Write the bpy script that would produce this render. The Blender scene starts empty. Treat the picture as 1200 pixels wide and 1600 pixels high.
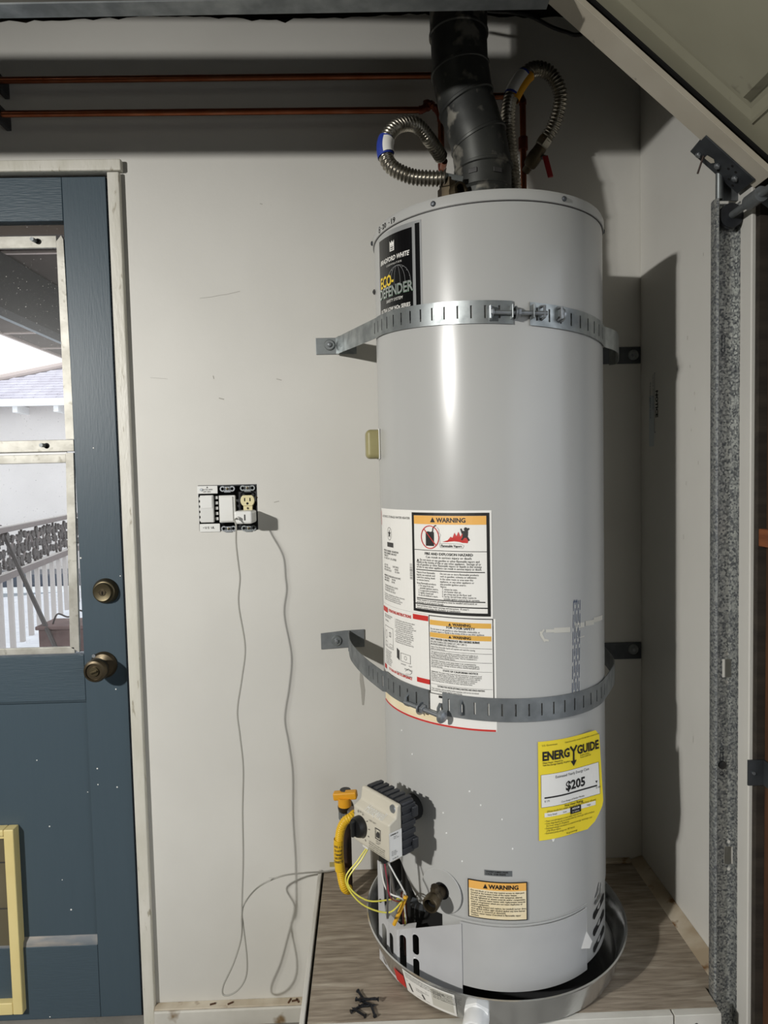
import bpy, bmesh, math, random
from mathutils import Vector, Matrix

# ------------------------------------------------------------------ camera, world, light, exposure
S = 0.9            # authored lengths -> metres
Z0 = 0.41          # platform top above the garage floor (authored lengths)
F, D, ZC = 1040.0, 1.78, 1.077
PITCH, YAW, ROLL = 0.0525, 0.0229, -0.0229
LAMP_A, LAMP_B = (-2.10, -2.60, 1.80), (-2.19, -2.53, 1.80)
SC = bpy.context.scene
COL = SC.collection

def W(p):
    return Vector((p[0] * S, p[1] * S, (p[2] + Z0) * S))

_cp, _sp, _cy, _sy = math.cos(PITCH), math.sin(PITCH), math.cos(YAW), math.sin(YAW)
FWD = Vector((_sy * _cp, _cy * _cp, -_sp))
_r = Vector((_cy, -_sy, 0)); _u = _r.cross(FWD)
_c, _s = math.cos(ROLL), math.sin(ROLL)
RGT = _c * _r + _s * _u; UPV = -_s * _r + _c * _u
CAM = Vector((0, -D, ZC))
cd = bpy.data.cameras.new('camera'); cam = bpy.data.objects.new('camera', cd); COL.objects.link(cam)
cam.matrix_world = Matrix.Translation(W(CAM)) @ Matrix((RGT, UPV, -FWD)).transposed().to_4x4()
cd.sensor_fit = 'VERTICAL'; cd.sensor_height = 36.0; cd.lens = F / 1600.0 * 36.0
cd.clip_start = 0.02; cd.clip_end = 200
SC.camera = cam

world = bpy.data.worlds.new('sky'); SC.world = world; world.use_nodes = True
bg = world.node_tree.nodes['Background']
bg.inputs['Color'].default_value = (0.88, 0.93, 1.0, 1); bg.inputs['Strength'].default_value = 1.65

SC.view_settings.view_transform = 'Standard'; SC.view_settings.look = 'None'
SC.view_settings.gamma = 1.0; SC.view_settings.use_curve_mapping = False
SC.view_settings.exposure = 0.0
LAMP_POWER = (242.0, 58.0)
LAMP_AIM = (-0.3, 0.0, 0.2)

def at(x, y, Y=None, Z=None, X=None):
    d = FWD + (x - 600) / F * RGT - (y - 800) / F * UPV
    if Y is not None: t = (Y - CAM.y) / d.y
    elif Z is not None: t = (Z - CAM.z) / d.z
    else: t = (X - CAM.x) / d.x
    return CAM + t * d

# ------------------------------------------------------------------ helpers
random.seed(4)
MATS = {}
def mat(name, col, rough=.5, metal=0., col2=None, scale=8., detail=4., lo=.35, hi=.65, bump=0., bscale=60.,
        stretch=(1, 1, 1), spec=.5, coat=0., col3=None, scale3=30., lo3=.6, hi3=.66, vor=False, rvar=0.):
    m = bpy.data.materials.new(name); m.use_nodes = True
    nt = m.node_tree; N = nt.nodes; L = nt.links
    b = N['Principled BSDF']
    b.inputs['Base Color'].default_value = (*col, 1); b.inputs['Roughness'].default_value = rough
    b.inputs['Metallic'].default_value = metal; b.inputs['Specular IOR Level'].default_value = spec
    b.inputs['Coat Weight'].default_value = coat
    tc = N.new('ShaderNodeTexCoord'); mp = N.new('ShaderNodeMapping'); mp.inputs['Scale'].default_value = stretch
    L.new(tc.outputs['Object'], mp.inputs['Vector'])
    def noise(sc, det):
        if vor:
            n = N.new('ShaderNodeTexVoronoi'); n.inputs['Scale'].default_value = sc
            L.new(mp.outputs[0], n.inputs['Vector']); return n.outputs['Color']
        n = N.new('ShaderNodeTexNoise'); n.inputs['Scale'].default_value = sc; n.inputs['Detail'].default_value = det
        L.new(mp.outputs[0], n.inputs['Vector']); return n.outputs['Fac']
    def ramp(src, l, h):
        r = N.new('ShaderNodeMapRange'); r.inputs['From Min'].default_value = l; r.inputs['From Max'].default_value = h
        L.new(src, r.inputs['Value']); return r.outputs['Result']
    cur = None
    if col2 is not None:
        f = ramp(noise(scale, detail), lo, hi)
        mx = N.new('ShaderNodeMix'); mx.data_type = 'RGBA'
        mx.inputs[6].default_value = (*col, 1); mx.inputs[7].default_value = (*col2, 1)
        L.new(f, mx.inputs[0]); cur = mx.outputs[2]
        if rvar:
            rr = N.new('ShaderNodeMapRange'); rr.inputs['To Min'].default_value = rough; rr.inputs['To Max'].default_value = rough + rvar
            L.new(f, rr.inputs['Value']); L.new(rr.outputs[0], b.inputs['Roughness'])
    if col3 is not None:
        n = N.new('ShaderNodeTexNoise'); n.inputs['Scale'].default_value = scale3; n.inputs['Detail'].default_value = 3
        L.new(mp.outputs[0], n.inputs['Vector'])
        f = ramp(n.outputs['Fac'], lo3, hi3)
        mx = N.new('ShaderNodeMix'); mx.data_type = 'RGBA'
        if cur is None: mx.inputs[6].default_value = (*col, 1)
        else: L.new(cur, mx.inputs[6])
        mx.inputs[7].default_value = (*col3, 1); L.new(f, mx.inputs[0]); cur = mx.outputs[2]
    if cur is not None: L.new(cur, b.inputs['Base Color'])
    if bump:
        n = N.new('ShaderNodeTexNoise'); n.inputs['Scale'].default_value = bscale; n.inputs['Detail'].default_value = 4
        L.new(mp.outputs[0], n.inputs['Vector'])
        bp = N.new('ShaderNodeBump'); bp.inputs['Strength'].default_value = bump; bp.inputs['Distance'].default_value = .004
        L.new(n.outputs['Fac'], bp.inputs['Height']); L.new(bp.outputs[0], b.inputs['Normal'])
    MATS[name] = m; return m

def srgb(h):
    h = h.lstrip('#'); o = []
    for i in (0, 2, 4):
        c = int(h[i:i+2], 16) / 255; o.append(c / 12.92 if c <= .04045 else ((c + .055) / 1.055) ** 2.4)
    return tuple(o)

class MB:
    def __init__(s): s.V = []; s.F = []; s.M = []
    def add(s, vs, fs, mi=0):
        o = len(s.V); s.V += [Vector(v) for v in vs]
        for f in fs: s.F.append([i + o for i in f]); s.M.append(mi)
        return s
    def box(s, x0, x1, y0, y1, z0, z1, mi=0):
        v = [(x, y, z) for z in (z0, z1) for y in (y0, y1) for x in (x0, x1)]
        return s.add(v, [(0, 2, 3, 1), (4, 5, 7, 6), (0, 1, 5, 4), (2, 6, 7, 3), (0, 4, 6, 2), (1, 3, 7, 5)], mi)
    def obox(s, c, size, ax, mi=0):      # ax: three unit axes
        c = Vector(c); a, b, d = [Vector(v) for v in ax]; sx, sy, sz = [k / 2 for k in size]
        v = [c + a * i * sx + b * j * sy + d * k * sz for k in (-1, 1) for j in (-1, 1) for i in (-1, 1)]
        return s.add(v, [(0, 2, 3, 1), (4, 5, 7, 6), (0, 1, 5, 4), (2, 6, 7, 3), (0, 4, 6, 2), (1, 3, 7, 5)], mi)
    def prism(s, poly, O, U, Wd, dep, mi=0):   # poly in (u,w), extruded along dep vector
        O, U, Wd, dep = Vector(O), Vector(U), Vector(Wd), Vector(dep); n = len(poly)
        a = [O + U * p[0] + Wd * p[1] for p in poly]; b = [p + dep for p in a]
        return s.add(a + b, [list(range(n))[::-1], list(range(n, 2 * n))] + [(i, (i + 1) % n, n + (i + 1) % n, n + i) for i in range(n)], mi)
    def ring(s, c, n, r, seg, ref=None):
        n = Vector(n).normalized()
        a = Vector(ref) if ref else (Vector((0, 0, 1)) if abs(n.z) < .9 else Vector((1, 0, 0)))
        u = (a - n * a.dot(n)).normalized(); v = n.cross(u)
        return [Vector(c) + (u * math.cos(t) + v * math.sin(t)) * r for t in [2 * math.pi * i / seg for i in range(seg)]]
    def loft(s, rings, cap=True, mi=0):
        seg = len(rings[0]); o = len(s.V)
        for r in rings: s.V += r
        for k in range(len(rings) - 1):
            for i in range(seg):
                j = (i + 1) % seg
                s.F.append([o + k * seg + i, o + k * seg + j, o + (k + 1) * seg + j, o + (k + 1) * seg + i]); s.M.append(mi)
        if cap:
            s.F.append([o + i for i in range(seg)][::-1]); s.M.append(mi)
            b = o + (len(rings) - 1) * seg
            s.F.append([b + i for i in range(seg)]); s.M.append(mi)
        return s
    def lathe(s, prof, O, ax, seg=24, cap=True, mi=0, ref=None):   # prof: (radius, distance along axis)
        ax = Vector(ax).normalized(); O = Vector(O)
        return s.loft([s.ring(O + ax * t, ax, max(r, 1e-5), seg, ref) for r, t in prof], cap, mi)
    def cyl(s, a, b, r, r2=None, seg=16, cap=True, mi=0):
        a, b = Vector(a), Vector(b); L = (b - a).length
        return s.lathe([(r, 0), (r if r2 is None else r2, L)], a, b - a, seg, cap, mi)
    def tube(s, pts, r, seg=10, cap=True, rf=None, mi=0):
        pts = [Vector(p) for p in pts]; T = []
        for i in range(len(pts)):
            a = pts[max(i - 1, 0)]; b = pts[min(i + 1, len(pts) - 1)]; T.append((b - a).normalized())
        n0 = Vector((0, 0, 1)) if abs(T[0].z) < .9 else Vector((0, 1, 0))
        n0 = (n0 - T[0] * n0.dot(T[0])).normalized(); rings = []
        for i, p in enumerate(pts):
            n0 = (n0 - T[i] * n0.dot(T[i])).normalized(); b = T[i].cross(n0)
            rr = rf(i) if rf else r
            rings.append([p + (n0 * math.cos(t) + b * math.sin(t)) * rr for t in [2 * math.pi * k / seg for k in range(seg)]])
        return s.loft(rings, cap, mi)
    def ball(s, c, r, seg=12, rings=8, mi=0, sq=(1, 1, 1)):
        R = []
        for i in range(rings + 1):
            th = math.pi * i / rings
            R.append([Vector(c) + Vector((sq[0] * r * math.sin(th) * math.cos(2 * math.pi * k / seg), sq[1] * r * math.sin(th) * math.sin(2 * math.pi * k / seg), sq[2] * r * -math.cos(th))) for k in range(seg)])
        return s.loft(R, False, mi)
    def patch(s, f, u0, u1, v0, v1, nu=12, nv=2, mi=0):   # f(u,v) -> point
        o = [f(u0 + (u1 - u0) * i / nu, v0 + (v1 - v0) * j / nv) for j in range(nv + 1) for i in range(nu + 1)]
        return s.add(o, [(j * (nu + 1) + i, j * (nu + 1) + i + 1, (j + 1) * (nu + 1) + i + 1, (j + 1) * (nu + 1) + i) for j in range(nv) for i in range(nu)], mi)
    def text(s, body, size, f, u=0, v=0, align='LEFT', bold=0., shear=0., sx=1., mi=0, lead=1.):
        c = bpy.data.curves.new('t', 'FONT'); c.body = body; c.size = size; c.align_x = align; c.offset = bold * size
        c.shear = shear; c.space_line = lead; c.resolution_u = 2; c.fill_mode = 'FRONT'
        ob = bpy.data.objects.new('t', c); me = ob.to_mesh()
        vs = [f(u + p.co.x * sx, v + p.co.y) for p in me.vertices]; fs = [tuple(p.vertices) for p in me.polygons]
        s.add(vs, fs, mi); ob.to_mesh_clear(); bpy.data.objects.remove(ob); bpy.data.curves.remove(c)
        return s
    def build(s, name, mats, parent=None, label=None, cat=None, group=None, kind=None, smooth=35, bevel=0., bseg=2, solid=0., origin=None, weld=False, fixn=True):
        me = bpy.data.meshes.new(name)
        P = [W(v) for v in s.V]
        if parent is not None: o = Vector(parent['_o'])
        elif origin is not None: o = W(origin)
        else:
            o = Vector(((min(p.x for p in P) + max(p.x for p in P)) / 2, (min(p.y for p in P) + max(p.y for p in P)) / 2, min(p.z for p in P)))
        me.from_pydata([p - o for p in P], [], s.F)
        if not isinstance(mats, (list, tuple)): mats = [mats]
        for m in mats: me.materials.append(MATS[m])
        for p, mi in zip(me.polygons, s.M): p.material_index = mi
        if weld or fixn:
            bm = bmesh.new(); bm.from_mesh(me)
            if weld: bmesh.ops.remove_doubles(bm, verts=bm.verts, dist=1e-5)
            bmesh.ops.recalc_face_normals(bm, faces=bm.faces); bm.to_mesh(me); bm.free()
        if smooth:
            for p in me.polygons: p.use_smooth = True
            me.set_sharp_from_angle(angle=math.radians(smooth))
        ob = bpy.data.objects.new(name, me); COL.objects.link(ob)
        ob['_o'] = tuple(o)
        if parent is None: ob.location = o
        else: ob.parent = parent
        if solid:
            md = ob.modifiers.new('thickness', 'SOLIDIFY'); md.thickness = solid * S; md.offset = 0
            es = ob.modifiers.new('split', 'EDGE_SPLIT'); es.split_angle = math.radians(40); es.use_edge_sharp = False
        if bevel:
            md = ob.modifiers.new('edge', 'BEVEL'); md.width = bevel * S; md.segments = bseg; md.limit_method = 'ANGLE'; md.angle_limit = math.radians(40)
            wn = ob.modifiers.new('normals', 'WEIGHTED_NORMAL'); wn.keep_sharp = False
        tag(ob, label, cat, group, kind); return ob

def tag(o, label=None, cat=None, group=None, kind=None):
    if label: o['label'] = label
    if cat: o['category'] = cat
    if group: o['group'] = group
    if kind: o['kind'] = kind
    return o

def thing(name, loc, label=None, cat=None, group=None, kind=None):
    o = bpy.data.objects.new(name, None); COL.objects.link(o); o.empty_display_size = .05
    o.location = W(loc); o['_o'] = tuple(W(loc)); return tag(o, label, cat, group, kind)

def copy_tree(o, loc=None, rz=None, parent=None):
    c = o.copy(); COL.objects.link(c); c.parent = parent
    if loc is not None: c.location = W(loc)
    if rz is not None: c.rotation_euler.z = rz
    for ch in o.children: copy_tree(ch, parent=c)
    return c

def spline(pts, n=12):
    pts = [Vector(p) for p in pts]; o = []
    for i in range(len(pts) - 1):
        p0 = pts[max(i - 1, 0)]; p1 = pts[i]; p2 = pts[i + 1]; p3 = pts[min(i + 2, len(pts) - 1)]
        for k in range(n):
            t = k / n
            o.append(.5 * ((2 * p1) + (p2 - p0) * t + (2 * p0 - 5 * p1 + 4 * p2 - p3) * t * t + (3 * p1 - p0 - 3 * p2 + p3) * t ** 3))
    o.append(pts[-1]); return o

def resample(pts, step):
    o = [pts[0].copy()]; acc = 0.
    for a, b in zip(pts, pts[1:]):
        L = (b - a).length; d = step - acc
        while d <= L:
            o.append(a + (b - a) * (d / L)); d += step
        acc = L - (d - step)
    return o

def walls(mb, xs, zs, y0, y1, holes, axis='y', mi=0):
    """rectangular cells between breaks xs, zs, skipping the cells inside holes (x0,x1,z0,z1)"""
    for a, b in zip(xs, xs[1:]):
        for c, d in zip(zs, zs[1:]):
            m, n = (a + b) / 2, (c + d) / 2
            if any(h[0] < m < h[1] and h[2] < n < h[3] for h in holes): continue
            if axis == 'y': mb.box(a, b, y0, y1, c, d, mi)
            else: mb.box(y0, y1, a, b, c, d, mi)
    return mb

# ------------------------------------------------------------------ materials
mat('wall_paint', srgb('#d4d2cb'), .55, col2=srgb('#cdcbc4'), scale=3, bump=.06, bscale=90)
mat('scuff', srgb('#a9a69e'), .7)
mat('wall_plain', srgb('#5f584e'), .8, col2=srgb('#4d473f'), scale=3)
mat('dark_wood', srgb('#3b342c'), .8, col2=srgb('#2a241e'), scale=4, stretch=(1, 12, 12), bump=.2)
mat('beam_wood', srgb('#48463f'), .8, col2=srgb('#3a3832'), scale=5, stretch=(1, 14, 14), bump=.2)
mat('concrete', srgb('#8f8c85'), .85, col2=srgb('#7b7871'), scale=6, bump=.3, bscale=80, col3=srgb('#55514a'), scale3=14, lo3=.58, hi3=.68)
mat('door_blue', srgb('#46545d'), .42, spec=.3, col2=srgb('#45535c'), scale=6, stretch=(12, 1, 1.2), bump=.09, bscale=26)
mat('door_blue_h', srgb('#46545d'), .42, spec=.3, col2=srgb('#45535c'), scale=6, stretch=(1.2, 1, 14), bump=.2, bscale=26)
mat('dusty_blue', srgb('#6a7075'), .6, col2=srgb('#948e86'), scale=14, stretch=(1, 4, 4))
mat('trim_white', srgb('#d8d5cb'), .45, col2=srgb('#c7c4b6'), scale=5, stretch=(4, 4, 1), bump=.25, bscale=40, col3=srgb('#a49d8c'), scale3=20, lo3=.66, hi3=.72)
mat('base_white', srgb('#d0cdc4'), .6, col2=srgb('#b9b6ac'), scale=7, bump=.2, bscale=50, col3=srgb('#7a6444'), scale3=16, lo3=.64, hi3=.74)
mat('dirty_white', srgb('#cfc6b4'), .7, col2=srgb('#a2927a'), scale=9, bump=.2, bscale=50, col3=srgb('#6f4f2c'), scale3=24, lo3=.6, hi3=.7)
mat('old_alu', srgb('#bdbbb2'), .5, .3, col2=srgb('#a09d93'), scale=22, bump=.1, col3=srgb('#8f8c80'), scale3=60, lo3=.62, hi3=.74)
mat('brass_old', srgb('#675e48'), .36, .8, col2=srgb('#443d2f'), scale=20, rvar=.12)
mat('brass_dark', srgb('#5f5543'), .36, .8, col2=srgb('#3d352a'), scale=26, rvar=.15)
mat('petdoor_cream', srgb('#e8d79a'), .45, col2=srgb('#ddca8a'), scale=6)
mat('petdoor_flap', srgb('#6b6450'), .4, col2=srgb('#554f3f'), scale=4)
mat('black', srgb('#141414'), .45)
mat('soot_and_shade', srgb('#0c0b0a'), .9)  # near-black for soot, and for shade painted into gaps and holes
mat('black_plastic', srgb('#2a2c30'), .42, col2=srgb('#212327'), scale=30)
mat('white_plastic', srgb('#e6e6e2'), .3)
mat('grey_white_plastic', srgb('#d9d9d5'), .35)
mat('ivory_plastic', srgb('#ded4a8'), .35)
mat('cord_grey', srgb('#a3a199'), .45)
mat('zinc', srgb('#a9adb0'), .38, .85, col2=srgb('#8a8e92'), scale=40, rvar=.15)
mat('galv', srgb('#a7acac'), .36, .85, col2=srgb('#878c8d'), scale=30, rvar=.14)
mat('galv_dull', srgb('#8d9192'), .5, .7, col2=srgb('#777b7d'), scale=30, rvar=.1)
mat('spangle', srgb('#c2c4c0'), .36, .72, col2=srgb('#6f7275'), scale=300, vor=True, lo=.2, hi=.8, rvar=.25)
mat('spangle_gold', srgb('#b5ac86'), .3, .9, col2=srgb('#6c6650'), scale=130, vor=True, lo=.2, hi=.8, rvar=.25)
mat('dark_steel', srgb('#5c6064'), .5, .7, col2=srgb('#484b4f'), scale=20)
mat('heater_paint', srgb('#b4b4b1'), .27, col2=srgb('#afafac'), scale=2.5, spec=.5, bump=.012, bscale=14)
mat('heater_panel', srgb('#b8b8b6'), .4, col2=srgb('#aeaead'), scale=7)
mat('sheet_grey', srgb('#c9c9c9'), .35, .15, col2=srgb('#b9b9ba'), scale=6)
mat('paper_white', srgb('#eceae4'), .45)
mat('paper_cream', srgb('#efe2c2'), .5, col2=srgb('#e8d5ab'), scale=20)
mat('ink', srgb('#181716'), .5)
mat('ink_soft', srgb('#3b3a39'), .55)
mat('orange', srgb('#eeb45c'), .45)
mat('orange2', srgb('#e2b053'), .45)
mat('red', srgb('#c8322c'), .45)
mat('red_handle', srgb('#8c1d22'), .4)
mat('yellow_label', srgb('#f3dc33'), .42, col2=srgb('#efd52e'), scale=9)
mat('label_black', srgb('#101011'), .22)
mat('label_silver', srgb('#c4c6c6'), .3, .6)
mat('label_yellow', srgb('#e6c434'), .4)
mat('label_green', srgb('#7f9a84'), .4)
mat('blue_print', srgb('#2d4467'), .5)
mat('blue_band', srgb('#2a3f9c'), .5)
mat('tan_tape', srgb('#cbc8bd'), .4)
mat('plastic_tan', srgb('#9c9468'), .45, col2=srgb('#8f875e'), scale=20)
mat('valve_beige', srgb('#c9c3b3'), .45, col2=srgb('#c2bcab'), scale=12)
mat('gas_yellow', srgb('#ecc12c'), .4, col2=srgb('#e3b31f'), scale=20)
mat('lever_yellow', srgb('#e0a022'), .45)
mat('iron', srgb('#3c2a22'), .6, .3, col2=srgb('#24201e'), scale=20)
mat('copper', srgb('#9c6348'), .3, .9, col2=srgb('#8a4a2c'), scale=14, rvar=.15)
mat('copper_old', srgb('#7d4030'), .45, .6, col2=srgb('#5a2c24'), scale=20)
mat('vent_black', srgb('#4c4d4a'), .45, .6, col2=srgb('#2e2f2e'), scale=9, col3=srgb('#86837a'), scale3=26, lo3=.58, hi3=.68, rvar=.15)
mat('flex_steel', srgb('#b3aea2'), .27, .95, col2=srgb('#8c877c'), scale=30, rvar=.1)
mat('pan_alu', srgb('#d8d9d9'), .2, .92, col2=srgb('#c4c5c5'), scale=5, bump=.35, bscale=9)
mat('pvc', srgb('#f0f0ee'), .3)
mat('plywood', srgb('#9b8f7e'), .8, col2=srgb('#75695a'), scale=16, detail=9, lo=.3, hi=.7, stretch=(1.0, 9, 9), bump=.35, bscale=20, col3=srgb('#b5ab9a'), scale3=7, lo3=.55, hi3=.8)
mat('door_panel', srgb('#a7a48f'), .45, col2=srgb('#9b9884'), scale=4, col3=srgb('#6e6b5c'), scale3=18, lo3=.66, hi3=.76)
mat('door_stile', srgb('#c9c2b2'), .45, col2=srgb('#bcb4a3'), scale=6, col3=srgb('#6f675a'), scale3=30, lo3=.7, hi3=.76)
mat('brown_wood', srgb('#5a3a22'), .7, col2=srgb('#3c2617'), scale=5, stretch=(9, 9, 1), bump=.25)
mat('orange_wood', srgb('#8a5230'), .65, col2=srgb('#6b3c22'), scale=6, stretch=(9, 1, 9), bump=.25)
mat('screw_black', srgb('#26272a'), .35, .5)
mat('wire_yellow', srgb('#d9cf4c'), .4); mat('wire_red', srgb('#a02b3c'), .4); mat('wire_white', srgb('#dcdad4'), .4); mat('wire_grey', srgb('#56524e'), .5); mat('wire_amber', srgb('#e0a92a'), .4)
mat('cable_black', srgb('#111111'), .5)
mat('blue_tint', srgb('#bcc3c6'), .6)
mat('stucco', srgb('#e6dfdb'), .9, col2=srgb('#e0d9d5'), scale=2)
mat('stucco_white', srgb('#e9e9ee'), .9)
mat('roof_shingle', srgb('#cfcad6'), .9, col2=srgb('#bdb6c2'), scale=3)
mat('roof_gap', srgb('#8b8490'), .9)
mat('fascia', srgb('#f2f2f2'), .7)
mat('soffit', srgb('#4e423c'), .85, col2=srgb('#433833'), scale=5)
mat('rafter', srgb('#1d1b19'), .85, col2=srgb('#171514'), scale=5, stretch=(8, 1, 8))
mat('pale_strip', srgb('#c9b7b0'), .8)
mat('iron_rail', srgb('#7a6f6c'), .55, col2=srgb('#766b68'), scale=20)
mat('iron_white', srgb('#bdb5b0'), .55)
mat('iron_dark', srgb('#4a4341'), .55)
mat('paving', srgb('#e6e6ea'), .85, col2=srgb('#d8d8de'), scale=4, stretch=(1, 6, 1))
mat('asphalt', srgb('#8e949a'), .9)
mat('driveway', srgb('#9c9a97'), .9, col2=srgb('#8a8885'), scale=2)
mat('car_blue', srgb('#3a4250'), .3); mat('car_glass', srgb('#1d2228'), .15)
mat('brick_brown', srgb('#7a6460'), .8, col2=srgb('#665350'), scale=8)
g = bpy.data.materials.new('window_glass'); g.use_nodes = True; MATS['window_glass'] = g
_n = g.node_tree.nodes; _l = g.node_tree.links
for n_ in list(_n): _n.remove(n_)
_o = _n.new('ShaderNodeOutputMaterial'); _mx = _n.new('ShaderNodeMixShader'); _t = _n.new('ShaderNodeBsdfTransparent'); _g = _n.new('ShaderNodeBsdfGlossy'); _fr = _n.new('ShaderNodeFresnel')
_t.inputs[0].default_value = (.95, .96, .95, 1); _g.inputs['Roughness'].default_value = .3; _fr.inputs[0].default_value = 1.12
_d = _n.new('ShaderNodeBsdfDiffuse'); _d.inputs[0].default_value = (.75, .72, .68, 1); _mx2 = _n.new('ShaderNodeMixShader')
_tc = _n.new('ShaderNodeTexCoord'); _nz = _n.new('ShaderNodeTexNoise'); _nz.inputs['Scale'].default_value = 230; _nz.inputs['Detail'].default_value = 2
_mr = _n.new('ShaderNodeMapRange'); _mr.inputs['From Min'].default_value = .70; _mr.inputs['From Max'].default_value = .78; _mr.inputs['To Min'].default_value = .012; _mr.inputs['To Max'].default_value = .6
_l.new(_tc.outputs['Object'], _nz.inputs['Vector']); _l.new(_nz.outputs['Fac'], _mr.inputs['Value'])
_l.new(_fr.outputs[0], _mx.inputs[0]); _l.new(_t.outputs[0], _mx.inputs[1]); _l.new(_g.outputs[0], _mx.inputs[2])
_l.new(_mr.outputs[0], _mx2.inputs[0]); _l.new(_mx.outputs[0], _mx2.inputs[1]); _l.new(_d.outputs[0], _mx2.inputs[2]); _l.new(_mx2.outputs[0], _o.inputs[0])
# ------------------------------------------------------------------ the setting
FL = -Z0                      # floor level
XR = 0.735                    # right wall plane
def st(name, mb, m, **k): return mb.build(name, m, kind='structure', **k)

st('floor', MB().box(-3.2, .86, -4.2, .1, FL - .1, FL), 'concrete', smooth=0)
holes = [(-1.47, -.646, FL, 1.878), (-.452, -.296, .944, 1.066)]
wb = walls(MB(), [-3.2, -1.47, -.646, -.452, -.296, XR + .1], [FL, .944, 1.066, 1.878, 2.235], 0, .1, holes)
top = []
n = 190
for i in range(n + 1):
    x = -3.2 + (XR + .1 + 3.2) * i / n
    top.append((x, 2.262 + random.uniform(-.003, .003) + .005 * math.sin(x * 9) - (.006 if random.random() < .12 else 0)))
wb.prism([(-3.2, 2.235)] + top + [(XR + .1, 2.235)], (0, 0, 0), (1, 0, 0), (0, 0, 1), (0, .02, 0))
st('wall_back', wb, 'wall_paint', smooth=0)
st('trim_1', MB().box(-3.2, XR + .1, .03, .1, 2.236, 2.5), 'dark_wood', smooth=0)     # plate above the drywall
st('wall_right', MB().box(XR, XR + .11, -.515, 0, FL, 2.45), 'wall_paint', bevel=.003)
st('wall_left', MB().box(-3.3, -3.2, -4.3, .1, FL, 2.5), 'wall_plain', smooth=0)
st('wall_rear', MB().box(-3.2, XR + .2, -4.3, -4.2, FL, 2.5), 'wall_plain', smooth=0)
rw = walls(MB(), [-4.2, -3.6, -.66], [FL, 1.66, 2.5], .76, .87, [(-3.6, -.66, FL, 1.66)], axis='x')
st('wall_header', rw, 'wall_plain', smooth=0)
st('ceiling', MB().box(-3.3, XR + .3, -4.3, .1, 2.5, 2.56), 'dark_wood', smooth=0)
bA, bB = at(0, 18, Y=-.575), at(850, 4, Y=-.60)
bd = (bB - bA) / (bB.x - bA.x); e0, e1 = bA + bd * (-3.18 - bA.x), bA + bd * (.33 - bA.x)
bm_ = thing('ceiling_beam', (-1.3, -.57, 1.9), 'grey weathered beam crossing the very top of the picture', 'beam', kind='structure')
t_ = (e1 - e0).normalized(); n_ = Vector((-t_.y, t_.x, 0)).normalized(); u_ = t_.cross(n_)
MB().obox((e0 + e1) / 2 + u_ * .098, ((e1 - e0).length, .03, .190), (t_, n_, u_)).build('beam_timber', 'beam_wood', bm_, bevel=.003)
MB().obox((e0 + e1) / 2 + u_ * .0015, ((e1 - e0).length, .034, .003), (t_, n_, u_)).build('beam_edge_strip', 'galv_dull', bm_)
for x in (-2.6, -1.3): MB().obox(bA + bd * (x - bA.x) + Vector((0, .02, .30)), (.04, .006, .58), ((1, 0, 0), (0, 1, 0), (0, 0, 1))).build('beam_hanger', 'galv_dull', bm_)
# jamb of the garage opening
st('trim_2', MB().box(.757, .87, -.66, -.530, FL, 2.5), 'brown_wood', bevel=.003)
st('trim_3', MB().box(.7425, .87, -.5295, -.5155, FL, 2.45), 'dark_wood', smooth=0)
MB().box(.744, .757, -.62, -.505, .928, .962).build('wood_block', 'orange_wood', label='orange-brown wood block nailed to the jamb beside the metal track', cat='wood block', bevel=.002)
# door casing
tr = MB().box(-.650, -.618, -.018, 0, FL, 1.874)
st('trim_4', tr, 'trim_white', bevel=.004)
st('trim_5', MB().box(-1.53, -.612, -.02, 0, 1.876, 1.905), 'trim_white', bevel=.004)
st('trim_6', MB().box(-.647, -.640, .0, .1, FL, 1.878), 'soot_and_shade', smooth=0)
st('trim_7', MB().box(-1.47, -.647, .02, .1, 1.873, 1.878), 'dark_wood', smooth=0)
# baseboard between door and platform
bb = thing('baseboard_back', (-.38, -.015, FL), kind='structure')
MB().box(-.618, -.162, -.03, 0, FL, -.362).build('board', 'base_white', bb, bevel=.005)
MB().box(-.618, -.162, -.026, 0, -.362, -.357).build('dusty_ledge', 'dirty_white', bb, bevel=.002)
for x, z, a in ((-.412, -.356, .5), (-.46, -.356, .3), (-.236, -.356, .2), (-.25, -.356, 1.2), (-.228, -.356, 2.1)):
    MB().obox((x, -.015, z), (.016, .004, .003), ((math.cos(a), math.sin(a), 0), (-math.sin(a), math.cos(a), 0), (0, 0, 1))).build('dirt_crumb', 'brown_wood', bb)
MB().box(-1.5, -.60, -.10, .03, FL, FL + .004).build('door_sill', 'concrete', kind='structure')

# scuffs and hairline marks in the wall paint
wb_o = [o for o in bpy.data.objects if o.name == 'wall_back'][0]; wr_o = [o for o in bpy.data.objects if o.name == 'wall_right'][0]
for pts, w_ in (([(312, 466), (330, 464), (345, 461), (354, 460), (375, 455)], .0009), ([(333, 587), (334, 592)], .002), ([(432, 592), (440, 594)], .002), ([(342, 622), (350, 624)], .003), ([(428, 785), (436, 783)], .002), ([(420, 1372), (436, 1371)], .0012), ([(406, 318), (410, 319)], .002), ([(235, 590), (262, 592)], .0008)):
    Q = [at(x, y, Y=-.0006) for x, y in pts]; mq = MB()
    for a, b in zip(Q, Q[1:]):
        d_ = (b - a).normalized(); n_ = Vector((-d_.z, 0, d_.x)) * w_ / 2; mq.add([a + n_, b + n_, b - n_, a - n_], [(0, 1, 2, 3)])
    mq.build('wall_scuff', 'scuff', wb_o, smooth=0)
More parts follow.
